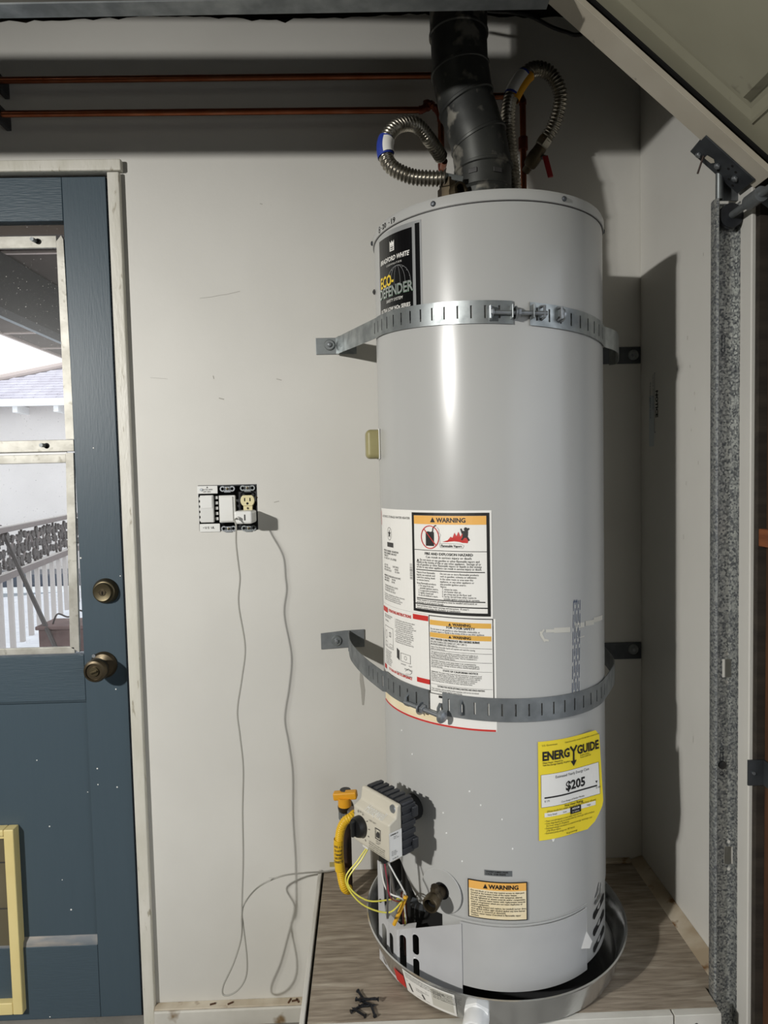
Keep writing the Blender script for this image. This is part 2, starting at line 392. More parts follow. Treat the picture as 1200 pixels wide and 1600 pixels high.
for x, y, h in ((1085, 612, 5), (1086, 636, 6), (1091, 720, 6), (1080, 670, 4), (1072, 752, 6), (1078, 570, 5), (1099, 395, 5), (1068, 835, 8), (1083, 1150, 10), (1074, 525, 6)):
    a, b = at(x, y, X=XR - .0006), at(x, y + h, X=XR - .0006); MB().add([a + Vector((0, -.0007, 0)), a + Vector((0, .0007, 0)), b + Vector((0, .0007, 0)), b + Vector((0, -.0007, 0))], [(0, 1, 2, 3)]).build('wall_scuff', 'scuff', wr_o, smooth=0)

# ------------------------------------------------------------------ wooden platform
pl = thing('wooden_platform', (.29, -.25, FL), 'raised platform of weathered plywood carrying the water heater, with white front boards', 'platform')
MB().box(-.146, .6765, -.512, -.001, -.02, 0).box(.6765, XR - .001, -.462, -.001, -.02, 0).build('plywood_top', 'plywood', pl, smooth=0)
MB().box(-.162, -.152, -.528, -.001, FL, .004).build('side_panel', 'base_white', pl, bevel=.002)
for a, b in ((-.151, .30), (.301, .58), (.581, .6765)):
    MB().box(a + .0008, b - .0008, -.530, -.5125, FL, -.001).build('front_board', 'base_white', pl, bevel=.0015)
MB().prism([(.700, 0), (.7345, 0), (.7345, .012), (.727, .010)], (0, -.001, 0), (1, 0, 0), (0, 0, 1), (0, -.461, 0)).build('edge_strip', 'dirty_white', pl)
MB().box(.06, .70, -.02, -.001, 0, .008).build('back_strip', 'dirty_white', pl, bevel=.002)
MB().cyl((.625, -.530, -.022), (.625, -.5325, -.022), .004).build('nail_hole', 'ink_soft', pl)

# ------------------------------------------------------------------ entry door
DY = .006
dr = thing('door_1', (-1.06, .02, FL), 'blue-grey painted wooden entry door with a glazed upper half and pet flap', kind='structure')
def dbox(name, x0, x1, z0, z1, m='door_blue', y0=DY, y1=DY + .04, bev=.002, p=None):
    return MB().box(x0, x1, y0, y1, z0, z1).build(name, m, p or dr, bevel=bev)
dbox('stile', -.775, -.662, FL + .012, 1.872)
dbox('stile', -1.47, -1.36, FL + .012, 1.872)
dbox('top_rail', -1.36, -.7752, 1.761, 1.872, 'door_blue_h')
dbox('lock_rail', -1.36, -.7752, .494, .619, 'door_blue_h')
dbox('bottom_rail', -1.36, -.7752, FL + .012, -.19, 'door_blue_h')
dbox('wood_panel', -1.36, -.7752, -.19, .494, y0=DY + .012, y1=DY + .03)
MB().prism([(-.19, DY + .012), (-.168, DY + .012), (-.178, DY + .003), (-.19, DY + .001)], (-1.36, 0, 0), (0, 0, 1), (0, 1, 0), (.5848, 0, 0)).build('panel_moulding', 'dusty_blue', dr)
MB().prism([(.494, DY + .012), (.486, DY + .012), (.488, DY + .005), (.494, DY + .002)], (-1.36, 0, 0), (0, 0, 1), (0, 1, 0), (.5848, 0, 0)).build('panel_moulding', 'door_blue_h', dr)
MB().box(-.7752, -.760, DY + .04, DY + .044, .619, 1.761).build('glazing_bead', 'door_blue', dr)
# aluminium sash strips, upper and lower light
ws = MB().box(-1.36, -.797, DY + .004, DY + .012, 1.694, 1.725).build('sash_strip', 'old_alu', dr, bevel=.0015)
MB().prism([(-.797, 1.196), (-.773, 1.196), (-.779, 1.714), (-.784, 1.725), (-.797, 1.71)], (0, DY + .003, 0), (1, 0, 0), (0, 0, 1), (0, .01, 0)).build('sash_strip', 'old_alu', dr)
MB().box(-1.36, -.776, DY + .002, DY + .012, 1.164, 1.195).build('sash_strip', 'old_alu', dr, bevel=.0015)
MB().box(-1.36, -.800, DY + .006, DY + .014, 1.134, 1.157).build('sash_strip', 'old_alu', dr, bevel=.0015)
MB().box(-1.36, -.799, DY + .010, DY + .014, 1.157, 1.164).build('sash_seal', 'fascia', dr)
MB().prism([(-.812, .640), (-.788, .625), (-.779, 1.16), (-.799, 1.16)], (0, DY + .003, 0), (1, 0, 0), (0, 0, 1), (0, .01, 0)).build('sash_strip', 'old_alu', dr)
MB().box(-1.36, -.800, DY + .003, DY + .013, .622, .640).build('sash_strip', 'old_alu', dr, bevel=.0015)
for x, z in ((-.850, 1.711), (-.853, 1.181)):
    q = MB().cyl((x + .006, DY + .0025, z - .001), (x + .006, DY + .001, z - .001), .0072).build('peg_shadow', 'soot_and_shade', dr)  # flat black disc painting the peg's shadow beside it
    MB().cyl((x, DY + .002, z), (x - .002, DY - .014, z), .0052).build('peg', 'galv_dull', dr)
MB().box(-1.36, -.776, DY + .022, DY + .025, 1.16, 1.761).build('window_pane', 'window_glass', dr)
MB().box(-1.36, -.776, DY + .016, DY + .019, .622, 1.16).build('window_pane', 'window_glass', dr)
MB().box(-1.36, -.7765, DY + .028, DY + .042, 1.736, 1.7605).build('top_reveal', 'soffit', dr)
# deadbolt and knob
db = MB().lathe([(.034, 0), (.034, .004), (.031, .010), (.029, .016), (.026, .018)], (-.708, DY, .790), (0, -1, 0), 32).build('deadbolt', 'brass_old', dr)
MB().lathe([(.026, .010), (.0235, .026), (.023, .027), (.021, .0262), (.001, .0262)], (-.708, DY, .790), (0, -1, 0), 32).build('cylinder_face', 'brass_old', db)
MB().lathe([(.009, .0262), (.009, .0275), (.0075, .0275), (.0074, .0265), (.001, .0265)], (-.708, DY, .7895), (0, -1, 0), 20).build('keyway_ring', 'brass_dark', db)
MB().box(-.7087, -.7073, DY - .0285, DY - .026, .784, .793).cyl((-.7165, DY - .026, .79), (-.7165, DY - .0268, .79), .002, seg=8).cyl((-.6995, DY - .026, .79), (-.6995, DY - .0268, .79), .002, seg=8).build('keyhole', 'soot_and_shade', db)
kb = MB().lathe([(.036, 0), (.036, .004), (.031, .011), (.018, .015), (.0165, .024), (.0165, .034), (.026, .038), (.0305, .046), (.0305, .058), (.027, .066), (.022, .068), (.0212, .064), (.001, .064)], (-.722, DY, .590), (0, -1, 0), 36).build('door_knob', 'brass_dark', dr)
MB().lathe([(.012, .063), (.012, .068), (.001, .0685)], (-.722, DY, .590), (0, -1, 0), 20).build('turn_button', 'brass_old', kb)
MB().obox((-.722, DY - .0705, .590), (.018, .005, .0035), ((.95, 0, .3), (0, 1, 0), (-.3, 0, .95))).build('turn_ridge', 'brass_old', kb)
MB().cyl((-.744, DY - .006, .617), (-.744, DY - .012, .617), .005, seg=10).build('rose_screw', 'zinc', kb)
# pet flap
pf = thing('pet_flap', (0, 0, 0)); pf.parent = dr; pf['_o'] = dr['_o']; pf.location = (0, 0, 0)
fx0, fx1, fz0, fz1 = -1.30, -.977, -.367, .152
for a, b, c, d, nm in ((fx1 - .027, fx1, fz0, fz1, 'flap_frame_side'), (fx0, fx0 + .027, fz0, fz1, 'flap_frame_side'), (fx0 + .0272, fx1 - .0272, fz1 - .018, fz1, 'flap_frame_top'), (fx0 + .0272, fx1 - .0272, fz0, fz0 + .034, 'flap_frame_bottom')):
    MB().box(a, b, DY - .019, DY + .0115, c, d).build(nm, 'petdoor_cream', pf, bevel=.003)
MB().box(fx0 + .027, fx1 - .027, DY - .012, DY + .008, fz1 - .028, fz1 - .018).build('flap_head_lip', 'petdoor_cream', pf, bevel=.002)
MB().box(fx0 + .027, fx1 - .027, DY + .002, DY + .006, fz0 + .034, fz1 - .028).build('flap', 'petdoor_flap', pf)
for z in (-.25, -.08, .05):
    MB().box(fx0 + .027, fx1 - .027, DY + .0005, DY + .002, z, z + .003).build('flap_crease', 'ink_soft', pf)
rq = random.Random(3)
for px, py in ((54, 1191), (74, 1295), (153, 1226), (183, 1230), (152, 1201), (94, 1379), (134, 1241), (108, 1426), (78, 1589), (188, 900), (149, 1062), (181, 1077), (126, 872), (146, 700)):
    q = at(px, py, Y=DY - .0006); q.y = DY + (.0118 if -.985 < q.x < -.78 and -.165 < q.z < .485 else -.0004)
    MB().ball(q, rq.uniform(.0014, .0028), 8, 4, sq=(1, .4, 1)).build('paint_speck', 'white_plastic', dr)

# ------------------------------------------------------------------ outdoors beyond the door
OG = FL - .20
st('ground', MB().box(-30, -.2, .1, 30, OG - .1, OG), 'paving', smooth=0)
st('driveway', MB().box(.87, 25, -20, 6, OG - .1, OG), 'driveway', smooth=0)
# patio roof: boards on a rafter, pale strips across the gaps
pr = thing('patio_roof', (-1.6, 1.5, 1.9), 'brown boarded patio cover overhead beyond the door glass', 'patio cover')
for k in range(12):
    y = .25 + k * .42
    MB().box(-1.955, -.45, y, y + .40, 1.905, 1.93).build('roof_board', 'soffit', pr, bevel=.003)
    MB().box(-1.955, -.45, y + .402, y + .418, 1.898, 1.93).build('pale_strip', 'pale_strip', pr)
MB().box(-1.975, -1.957, .15, 5.3, 1.895, 1.95).build('edge_board', 'pale_strip', pr)
MB().box(-1.33, -1.265, .12, 5.3, 1.70, 1.895).build('rafter', 'rafter', pr)
MB().box(-1.352, -1.332, .12, 5.3, 1.70, 1.735).build('rafter_lit_edge', 'asphalt', pr)  # paler blue-grey strip painting the lit underside edge of the rafter
for y in (.5, 4.8): MB().box(-1.34, -1.26, y + .0, y + .09, OG, 1.70).build('post', 'rafter', pr) if y > 4 else None
# neighbouring house
HY = 10.0
def roofz(Y): return 2.50 + (Y - 9.6) * .42
def onroof(px, py):
    d = FWD + (px - 600) / F * RGT - (py - 800) / F * UPV
    t = (2.50 + .42 * (CAM.y - 9.6) - CAM.z) / (d.z - .42 * d.y); return CAM + t * d
h0, h1 = onroof(0, 593), onroof(97, 573)
hd = (h1 - h0) / (h1.x - h0.x)
def hipY(x): return (h0 + hd * (x - h0.x)).y
hs = thing('neighbour_house', (-6, 11.5, OG), 'pale stucco house with grey shingle roof seen through the upper door glass', 'house')
MB().box(-14, -1.5, HY, HY + 5, OG, 2.52).build('stucco_wall', 'stucco', hs)
x0, x1 = h0.x - (h0.y - 9.72) / hd.y, -2.2
def rp(x, Y, o=0): return (x, Y, roofz(Y) + o)
MB().add([rp(x0, 9.6, -.06), rp(x1, 9.6, -.06), rp(x1, hipY(x1), -.06), rp(x0, hipY(x0), -.06)] + [rp(x0, 9.6, -.02), rp(x1, 9.6, -.02), rp(x1, hipY(x1), -.02), rp(x0, hipY(x0), -.02)],
         [(0, 3, 2, 1), (4, 5, 6, 7), (0, 1, 5, 4), (1, 2, 6, 5), (2, 3, 7, 6), (3, 0, 4, 7)]).build('roof_deck', 'roof_gap', hs, smooth=0)
a, b = h0 + hd * (x0 - h0.x), h0 + hd * (x1 - h0.x)
MB().tube([a + Vector((0, 0, .03)), b + Vector((0, 0, .03))], .06, 8).build('hip_cap', 'pale_strip', hs)
MB().box(-14, x1, 9.54, 9.6, 2.40, 2.52).build('fascia', 'fascia', hs)
for x in (-7.23, -6.58, -5.93, -5.25, -4.6): MB().box(x, x + .08, 9.6, HY, 2.30, 2.42).build('rafter_tail', 'fascia', hs)
row = 0; Y = 9.56
while row < 15:
    off = (row % 2) * .09 + (row % 3) * .04
    for k in range(14):
        xa = -6.9 + k * .19 + off
        if xa < x0: continue
        yb = Y + .155
        if yb > hipY(xa) - .01 or yb > hipY(xa + .18) - .01: continue
        MB().add([rp(xa, Y, .014), rp(xa + .182, Y, .014), rp(xa + .182, Y + .16, .0), rp(xa, Y + .16, .0), rp(xa, Y, -.02), rp(xa + .182, Y, -.02), rp(xa + .182, Y + .16, -.02), rp(xa, Y + .16, -.02)],
                 [(0, 1, 2, 3), (0, 4, 5, 1), (1, 5, 6, 2), (3, 2, 6, 7), (0, 3, 7, 4), (4, 7, 6, 5)]).build('shingle', 'roof_shingle', hs, smooth=0)
    row += 1; Y += .165
MB().box(-9, -2, 9.2, 9.9, OG, OG + .22).build('low_dark_strip', 'car_blue', label='low dark strip along the foot of the neighbouring house wall', cat='placeholder', bevel=.03)  # plain dark block added for a low shape that looks like parked cars
MB().box(-9, -2, 8.75, 9.15, OG, OG + .03).build('kerb', 'fascia', label='white kerb in front of the neighbouring house', cat='kerb')
MB().add([(-9, 6.6, OG + .004), (-4.9, 8.7, OG + .004), (-9, 8.7, OG + .004), (-9, 6.6, OG - .02), (-4.9, 8.7, OG - .02), (-9, 8.7, OG - .02)], [(0, 1, 2), (3, 5, 4), (0, 3, 4, 1), (1, 4, 5, 2), (2, 5, 3, 0)]).build('asphalt_strip', 'asphalt', kind='structure', smooth=0)
# iron railing
r0, r1 = at(0, 826, Z=.65), at(107, 805, Z=.65)
rd = (r1 - r0); rd.z = 0; rL = rd.length; rd.normalize(); rn = Vector((rd.y, -rd.x, 0))
def onrail(px, py):
    d = FWD + (px - 600) / F * RGT - (py - 800) / F * UPV
    t = (r0 - CAM).dot(rn) / d.dot(rn); p = CAM + t * d; return (p - r0).dot(rd), p.z
def RP(s, z, o=0): return r0 + rd * s + rn * o + Vector((0, 0, z - r0.z))
rail = thing('iron_railing', RP(0, OG), 'wrought-iron railing with a cast leaf frieze outside the lower door glass', 'railing')
sA, sB = -1.6, rL + .6
zl0 = onrail(0, 905)[1]; s_, zl1 = onrail(108, 870); kz = (zl1 - zl0) / s_
def lowz(s): return zl0 + kz * s * 0
def bar(mb, s0, z0, s1, z1, w, h, o=0):
    a, b = RP(s0, z0, o), RP(s1, z1, o); t = (b - a).normalized(); u = rn; v = t.cross(u)
    return mb.obox((a + b) / 2, ((b - a).length, w, h), (t, u, v))
bar(MB(), sA, .63, sB, .63, .07, .055).build('top_rail', 'iron_rail', rail, bevel=.008)
bar(MB(), sA, .663, sB, .663, .055, .012).build('rail_cap', 'iron_white', rail)
zlow = zl0
bar(MB(), sA, zlow, sB, zlow, .06, .07).build('frieze_rail', 'iron_rail', rail, bevel=.008)
bar(MB(), sA, zlow + .042, sB, zlow + .042, .05, .012).build('rail_cap', 'iron_white', rail)
s = sA
while s < sB:
    bar(MB(), s, OG, s, zlow - .03, .046, .046).build('baluster', 'iron_white', rail); s += .30
leaf = [(0, -.07), (.035, -.045), (.05, -.005), (.028, .0), (.045, .035), (.015, .03), (0, .075), (-.015, .03), (-.045, .035), (-.028, .0), (-.05, -.005), (-.035, -.045)]
rnd = random.Random(7); lm = None
zc = (.60 + zlow + .04) / 2; hh = (.60 - zlow - .05) / 2
s = sA + .05; k = 0
while s < sB - .05:
    for j in range(3):
        ss = s + rnd.uniform(-.03, .03); zz = zc + (j - 1) * hh * .62 + rnd.uniform(-.02, .02); an = rnd.uniform(0, 6.28); sc = rnd.uniform(.75, 1.2)
        c, q = math.cos(an) * sc, math.sin(an) * sc
        MB().prism([(c * x - q * y, q * x + c * y) for x, y in leaf], RP(ss, zz, .012), rd, (0, 0, 1), rn * -.024).build('cast_leaf', 'iron_dark', rail, smooth=0)
    s += .135; k += 1
for k in range(9):
    s0 = sA + k * (sB - sA) / 9; L = (sB - sA) / 9
    pts = [RP(s0 + L * t, zc + hh * .7 * math.sin(t * 6.28 + k)) for t in [i / 16 for i in range(17)]]
    MB().tube(pts, .013, 6).build('vine_stem', 'iron_rail', rail)
a = RP(*onrail(13, 822), -.08); b = at(86, 1010, Y=4.3)
ub = (b - a); b = a + ub * ((OG + .02 - a.z) / ub.z)
MB().tube([a, b], .022, 8).tube([a + Vector((.012, -.012, .01)), b + Vector((.012, -.012, .01))], .008, 6).build('leaning_bar', 'iron_dark', label='dark metal bar leaning diagonally against the iron railing', cat='metal bar')
ct = thing('wooden_crate', (-2.98, 4.55, OG), 'brown wooden crate with wire handle on the paving behind the railing bar', 'crate')
MB().box(-3.10, -2.55, 4.42, 4.75, OG, OG + .34).build('crate_body', 'brick_brown', ct, bevel=.01)
MB().box(-3.12, -2.53, 4.40, 4.77, OG + .34, OG + .375).build('crate_lid', 'brick_brown', ct, bevel=.008)
MB().tube(spline([(-3.0, 4.5, OG + .375), (-2.95, 4.5, OG + .47), (-2.85, 4.5, OG + .44), (-2.75, 4.5, OG + .50), (-2.65, 4.5, OG + .44), (-2.6, 4.5, OG + .375)], 8), .008, 6).build('wire_handle', 'iron_dark', ct)
# ------------------------------------------------------------------ water heater
HX, HYY, R = .274, -.272, .248
def hp(a, z, off=0.):
    t = math.radians(a); return Vector((HX + (R + off) * math.sin(t), HYY - (R + off) * math.cos(t), z))
def hn(a): t = math.radians(a); return Vector((math.sin(t), -math.cos(t), 0))
def ht(a): t = math.radians(a); return Vector((math.cos(t), math.sin(t), 0))
def hmap(a0, z0, off, tilt=0., lift=None):
    def f(u, v):
        o = off + (lift(u, v) if lift else 0)
        return hp(a0 + math.degrees(u / R), z0 + v + tilt * u, o)
    return f
def ribbon(mb, f, pts, w, mi=0):
    for a, b in zip(pts, pts[1:]):
        dx, dy = b[0] - a[0], b[1] - a[1]; L = math.hypot(dx, dy) or 1e-9; nx, ny = -dy / L * w / 2, dx / L * w / 2
        mb.add([f(a[0] + nx, a[1] + ny), f(b[0] + nx, b[1] + ny), f(b[0] - nx, b[1] - ny), f(a[0] - nx, a[1] - ny)], [(0, 1, 2, 3)], mi)
    return mb
def poly(mb, f, pts, mi=0): return mb.add([f(*p) for p in pts], [list(range(len(pts)))], mi)
def frame(mb, f, u0, u1, v0, v1, w, mi=0, nu=12):
    mb.patch(f, u0, u1, v1 - w, v1, nu, 1, mi); mb.patch(f, u0, u1, v0, v0 + w, nu, 1, mi)
    mb.patch(f, u0, u0 + w, v0 + w, v1 - w, 1, 1, mi); mb.patch(f, u1 - w, u1, v0 + w, v1 - w, 1, 1, mi); return mb
def arc(cu, cv, ru, rv, a0, a1, n=16): return [(cu + ru * math.cos(math.radians(a0 + (a1 - a0) * i / n)), cv + rv * math.sin(math.radians(a0 + (a1 - a0) * i / n))) for i in range(n + 1)]
def lab(name, mb, m, p, **k): return mb.build(name, m, p, smooth=0, fixn=False, **k)

wh = thing('water_heater', (HX, HYY, .012), 'tall light grey gas water heater covered in warning labels, strapped to the wall', 'water heater')
SEAM = .187
def zbot(a):
    if -84 < a < -50: return SEAM + .062 * min(1, (a + 84) / 8, (-50 - a) / 14)
    return SEAM
J = MB(); n = 144; o = []
for i in range(n):
    a = -180 + 360 * i / n; o += [hp(a, zbot(a)), hp(a, 1.586)]
J.add(o, [(2 * i, 2 * ((i + 1) % n), 2 * ((i + 1) % n) + 1, 2 * i + 1) for i in range(n)])
jk = J.build('jacket', 'heater_paint', wh)
MB().lathe([(R + .0012, 1.5855), (R + .0030, 1.5865), (R + .0034, 1.601), (R + .001, 1.6065), (R - .004, 1.608), (R - .05, 1.6095), (.07, 1.611)], (HX, HYY, 0), (0, 0, 1), 96, cap=False).build('top_cap', 'heater_paint', wh)
MB().cyl((HX, HYY, 1.58), (HX, HYY, 1.60), R - .01, seg=64).build('insulation_disc', 'ink_soft', wh)
MB().lathe([(R - .0009, 1.5835), (R + .0015, 1.584), (R + .0015, 1.5862), (R - .0009, 1.5867)], (HX, HYY, 0), (0, 0, 1), 96, cap=False).build('cap_seam', 'ink_soft', wh)
for a in (-90, -33, 26, 78, 140, -150):
    MB().lathe([(.0052, 0), (.0052, .002), (.0035, .004), (.0005, .0045)], hp(a, 1.5955, .003), hn(a), 10).build('cap_screw', 'dark_steel', wh)
MB().lathe([(.001, 0), (.006, .001), (.006, .003), (.002, .006)], hp(-88, 1.487), hn(-88), 12).build('side_plug', 'ink_soft', wh)
# lower skirt right round to the opening, fixed cover panel, dark combustion space behind
sk = MB(); n = 90; o = []
for i in range(n + 1):
    a = 37.8 + (264 - 37.8) * i / n; o += [hp(a, .062, -.0025), hp(a, SEAM + .004, -.0025)]
sk.add(o, [(2 * i, 2 * i + 2, 2 * i + 3, 2 * i + 1) for i in range(n)])
skirt = sk.build('base_skirt', 'heater_paint', wh, solid=.0014)
MB().lathe([(R - .03, .03), (R - .03, .28)], (HX, HYY, 0), (0, 0, 1), 48).build('combustion_drum', 'soot_and_shade', wh)
cov = MB().patch(lambda u, v: hp(u, v, .0016), -26.5, 37.6, .055, SEAM - .001, 40, 3).build('access_cover', 'heater_panel', wh, solid=.002)
MB().patch(lambda u, v: hp(u, v, -.004 + .0055 * (v - SEAM + .002) / .010), -34, 37.6, SEAM - .002, SEAM + .008, 40, 1).build('cover_ledge', 'heater_paint', wh, solid=.001)
MB().patch(lambda u, v: hp(u, v, -.004), -36, 37.6, .05, SEAM + .004, 40, 1).build('cover_backing', 'heater_paint', wh, solid=.001)
MB().tube([hp(37.6, .105, .002), hp(37.6, .182, .001)], .0016, 6).build('cover_edge_bead', 'heater_paint', cov)
MB().add([hp(33.0, .108, .002), hp(38.5, .101, .003), hp(38.6, .126, .002), hp(37.2, .138, .002), hp(35.5, .112, .016), hp(37.6, .122, .015)], [(0, 1, 4), (1, 5, 4), (1, 2, 5), (2, 3, 5), (3, 0, 4), (3, 4, 5)]).build('cover_tab', 'heater_panel', cov, smooth=60)
for k in range(3):      # slanted louvre slots to the right of the cover
    zz = .150 - k * .036
    f = hmap(44.5, zz, .0002, 0.20)
    pts = arc(.006, .0, .006, .0075, 90, 270, 8) + arc(.062, .0, .006, .0075, -90, 90, 8)
    poly(MB(), f, pts[:]).build('louvre_slot', 'soot_and_shade', skirt, smooth=0)
# dents and scraped paint
f = hmap(46, .165, .0006)
for c in ((0.01, 0.03, .012, .004, 25), (.022, .018, .014, .004, 40), (.016, .04, .010, .003, 55), (.03, .03, .012, .003, 70), (.006, .012, .007, .004, 10), (.034, .012, .008, .003, 60)):
    t = math.radians(c[4]); pts = [(c[0] + c[2] * math.cos(q) * math.cos(t) - c[3] * math.sin(q) * math.sin(t), c[1] + c[2] * math.cos(q) * math.sin(t) + c[3] * math.sin(q) * math.cos(t)) for q in [k * .6283 for k in range(10)]]
    poly(MB(), f, pts).build('paint_scrape', 'galv_dull', wh, smooth=0)
for a, z in ((-32.5, .36), (-16, .43), (-6.5, .404), (-34, .40), (-2, .345), (-21, .455), (-60, .54), (-52, .50), (-25, .31)):
    MB().ball(hp(a, z, .0003), .0019, 8, 4, sq=(1, .5, 1)).build('paint_fleck', 'white_plastic', wh)
# bent burner shield with slots, sprung loose on the left
B1, B2, B3 = Vector((.001, -.356, 0)), Vector((.038, -.424, 0)), hp(-25.5, 0, .004)
zlo = .010
def shield_face(name, A, Bq, slots, zt0, zt1):
    L = (Bq - A).length; t = (Bq - A) / L; m = MB()
    us = sorted(set([0, L] + [c for s in slots for c in (s[0], s[1])]))
    for a, b in zip(us, us[1:]):
        mid = (a + b) / 2; ss = sorted([s for s in slots if s[0] < mid < s[1]], key=lambda s: s[2]); z = zlo
        tp = lambda u: zt0 + (zt1 - zt0) * u / L
        for s in ss + [(0, 0, None, None)]:
            if s[2] is None: za, zb = tp(a), tp(b)
            else: za = zb = s[2]
            if za > z: m.add([A + t * a + Vector((0, 0, z)), A + t * b + Vector((0, 0, z)), A + t * b + Vector((0, 0, zb)), A + t * a + Vector((0, 0, za))], [(0, 1, 2, 3)])
            if s[2] is not None: z = s[3]
    # rounded slot ends
    for s in slots:
        r = (s[1] - s[0]) / 2
        for zz, sg in ((s[2], 1), (s[3], -1)):
            for e in (-1, 1):
                pts = [(s[0] if e < 0 else s[1], zz)] + [((s[0] + s[1]) / 2 + e * r * math.cos(q), zz + sg * r * (1 - math.sin(q))) for q in [k * math.pi / 2 / 5 for k in range(6)]]
                m.add([A + t * p[0] + Vector((0, 0, p[1])) for p in pts], [list(range(len(pts)))])
    return m
sh = shield_face('s', B1, B2, [(.013, .034, .034, .103), (.013, .034, .0125, .029), (.046, .062, .055, .101), (.046, .062, .014, .047)], .117, .122)
m2 = shield_face('s', B2, B3, [(.006, .022, .040, .116), (.006, .022, .013, .033), (.037, .052, .083, .127), (.037, .052, .016, .075)], .122, SEAM - .004)
sh.add(m2.V, m2.F)
shield = sh.build('burner_shield', 'sheet_grey', wh, solid=.0014, smooth=0, weld=True)
s12 = (B2 - B1).normalized(); s23 = (B3 - B2).normalized(); i12 = Vector((-s12.y, s12.x, 0)); i23 = Vector((-s23.y, s23.x, 0))
ZU = lambda z: Vector((0, 0, z))
MB().add([B1 + ZU(.117), B2 + ZU(.122), B2 + i12 * .014 + ZU(.124), B1 + i12 * .014 + ZU(.119)], [(0, 1, 2, 3)]).build('shield_top_flange', 'sheet_grey', shield, solid=.0012, smooth=0)
MB().add([B2 + ZU(.122), B2 + s23 * .045 + ZU(.141), B2 + s23 * .040 + i23 * .014 + ZU(.142), B2 + i23 * .014 + ZU(.124)], [(0, 1, 2, 3)]).build('shield_top_flange', 'sheet_grey', shield, solid=.0012, smooth=0)
MB().add([B1 + ZU(.116), B1 + s12 * .034 + ZU(.119), B1 + s12 * .026 + ZU(.150), B1 + s12 * .022 + ZU(.235), B1 + ZU(.235)], [(0, 1, 2, 3, 4)]).build('shield_upright', 'sheet_grey', shield, solid=.0014, smooth=0)
MB().cyl(B1 + s12 * .012 + ZU(.150), B1 + s12 * .012 - i12 * .004 + ZU(.150), .0038, seg=10).build('shield_screw', 'ink_soft', shield)
MB().cyl((.075, -.40, .165), (.105, -.425, .170), .011, seg=6).build('manifold_nut', 'dark_steel', wh)
MB().tube(resample(spline([(.040, -.385, .06), (.044, -.39, .13), (.047, -.395, .185)], 20), .0012), .008, 10, rf=lambda i: .008 if i % 4 < 2 else .0062).build('burner_tube', 'galv', wh)
MB().tube(spline([(.060, -.40, .05), (.057, -.405, .12), (.054, -.405, .19)], 6), .006, 8).build('copper_pilot_tube', 'copper_old', wh)
# side cap on the left flank
c = hp(-86, 1.150, .010)
MB().obox(c, (.040, .046, .064), (hn(-86), ht(-86), (0, 0, 1))).build('side_port_cover', 'plastic_tan', wh, bevel=.010, bseg=4)
MB().obox(hp(-86, 1.150, .0012), (.003, .048, .067), (hn(-86), ht(-86), (0, 0, 1))).build('side_port_gasket', 'grey_white_plastic', wh, bevel=.001)
# drain valve with its dished plate
a = -35.7; zc = .236
dp = MB().lathe([(.046, .0004), (.045, .0018), (.030, .0005), (.018, .0008)], hp(a, zc), hn(a), 36).build('drain_plate', 'heater_paint', wh)
MB().lathe([(.0175, .0006), (.0175, .0016)], hp(a, zc), hn(a), 24).build('drain_hole', 'soot_and_shade', dp)
d0 = hp(a, zc); nrm = hn(a); dn = (nrm * .7 + Vector((-.22, -.5, -.10))).normalized()
dv = MB().cyl(d0, d0 + nrm * .026, .0125, seg=12).ball(d0 + nrm * .026, .0145, 12, 8).build('drain_valve', 'brass_dark', wh)
e = d0 + nrm * .026
MB().lathe([(.0125, 0), (.0125, .008), (.0165, .010), (.0165, .024), (.0155, .026), (.0125, .026), (.0115, .012), (.001, .012)], e, dn, 24).build('drain_outlet', 'brass_dark', dv)
MB().lathe([(.0115, .014), (.0072, .0145), (.0072, .010), (.001, .010)], e, dn, 20, cap=False).build('outlet_bore', 'soot_and_shade', dv)
MB().lathe([(.009, 0), (.009, .012), (.0075, .014), (.0075, .017)], e + Vector((0, 0, .008)), (nrm * .1 + Vector((0, 0, 1))), 8).build('drain_stem', 'brass_dark', dv)

# ------------------------------------------------------------------ printed labels on the heater
O1, O2, O3 = .0006, .0010, .0014
# top badge
a0, z0, wd, hgt, tl = -74.5, 1.393, .150, .190, -.055
f1, f2, f3 = hmap(a0, z0, O1, tl), hmap(a0, z0, O2, tl), hmap(a0, z0, O3, tl)
tb = lab('brand_badge', MB().patch(f1, 0, wd, 0, hgt, 14, 1), 'label_silver', wh)
lab('badge_field', MB().patch(f2, .006, .127, .0, hgt - .010, 12, 1).patch(f2, .135, .146, 0, hgt - .005, 2, 1), 'label_black', tb)
m = MB()
m.text('BRADFORD WHITE', .0132, f3, .066, .128, 'CENTER', bold=.02, shear=.25, sx=.92)
m.text('C O R P O R A T I O N', .0055, f3, .070, .119, 'CENTER')
m.text('SAFETY SYSTEM', .0085, f3, .068, .046, 'CENTER', shear=.3)
m.text('ULTRA LOW NOx SERIES', .0108, f3, .066, .0285, 'CENTER', bold=.018, sx=.9)
lab('badge_words', m, 'paper_white', tb); m = MB()
frame(m, f3, .058, .074, .147, .160, .0022)
poly(m, f3, [(.058, .160), (.058, .168), (.062, .163), (.066, .168), (.070, .163), (.074, .168), (.074, .160)]); m.patch(f3, .058, .074, .151, .153, 2, 1); m.patch(f3, .058, .074, .155, .157, 2, 1)
lab('badge_crest', m, 'paper_white', tb)
m = MB()
for k in (1, .62, .25): ribbon(m, f3, arc(.082, .077, .040 * k, .038, 0, 180), .0007)
for vv, hw in ((.088, .0385), (.100, .032), (.109, .021)): ribbon(m, f3, [(.082 - hw, vv), (.082 + hw, vv)], .0007)
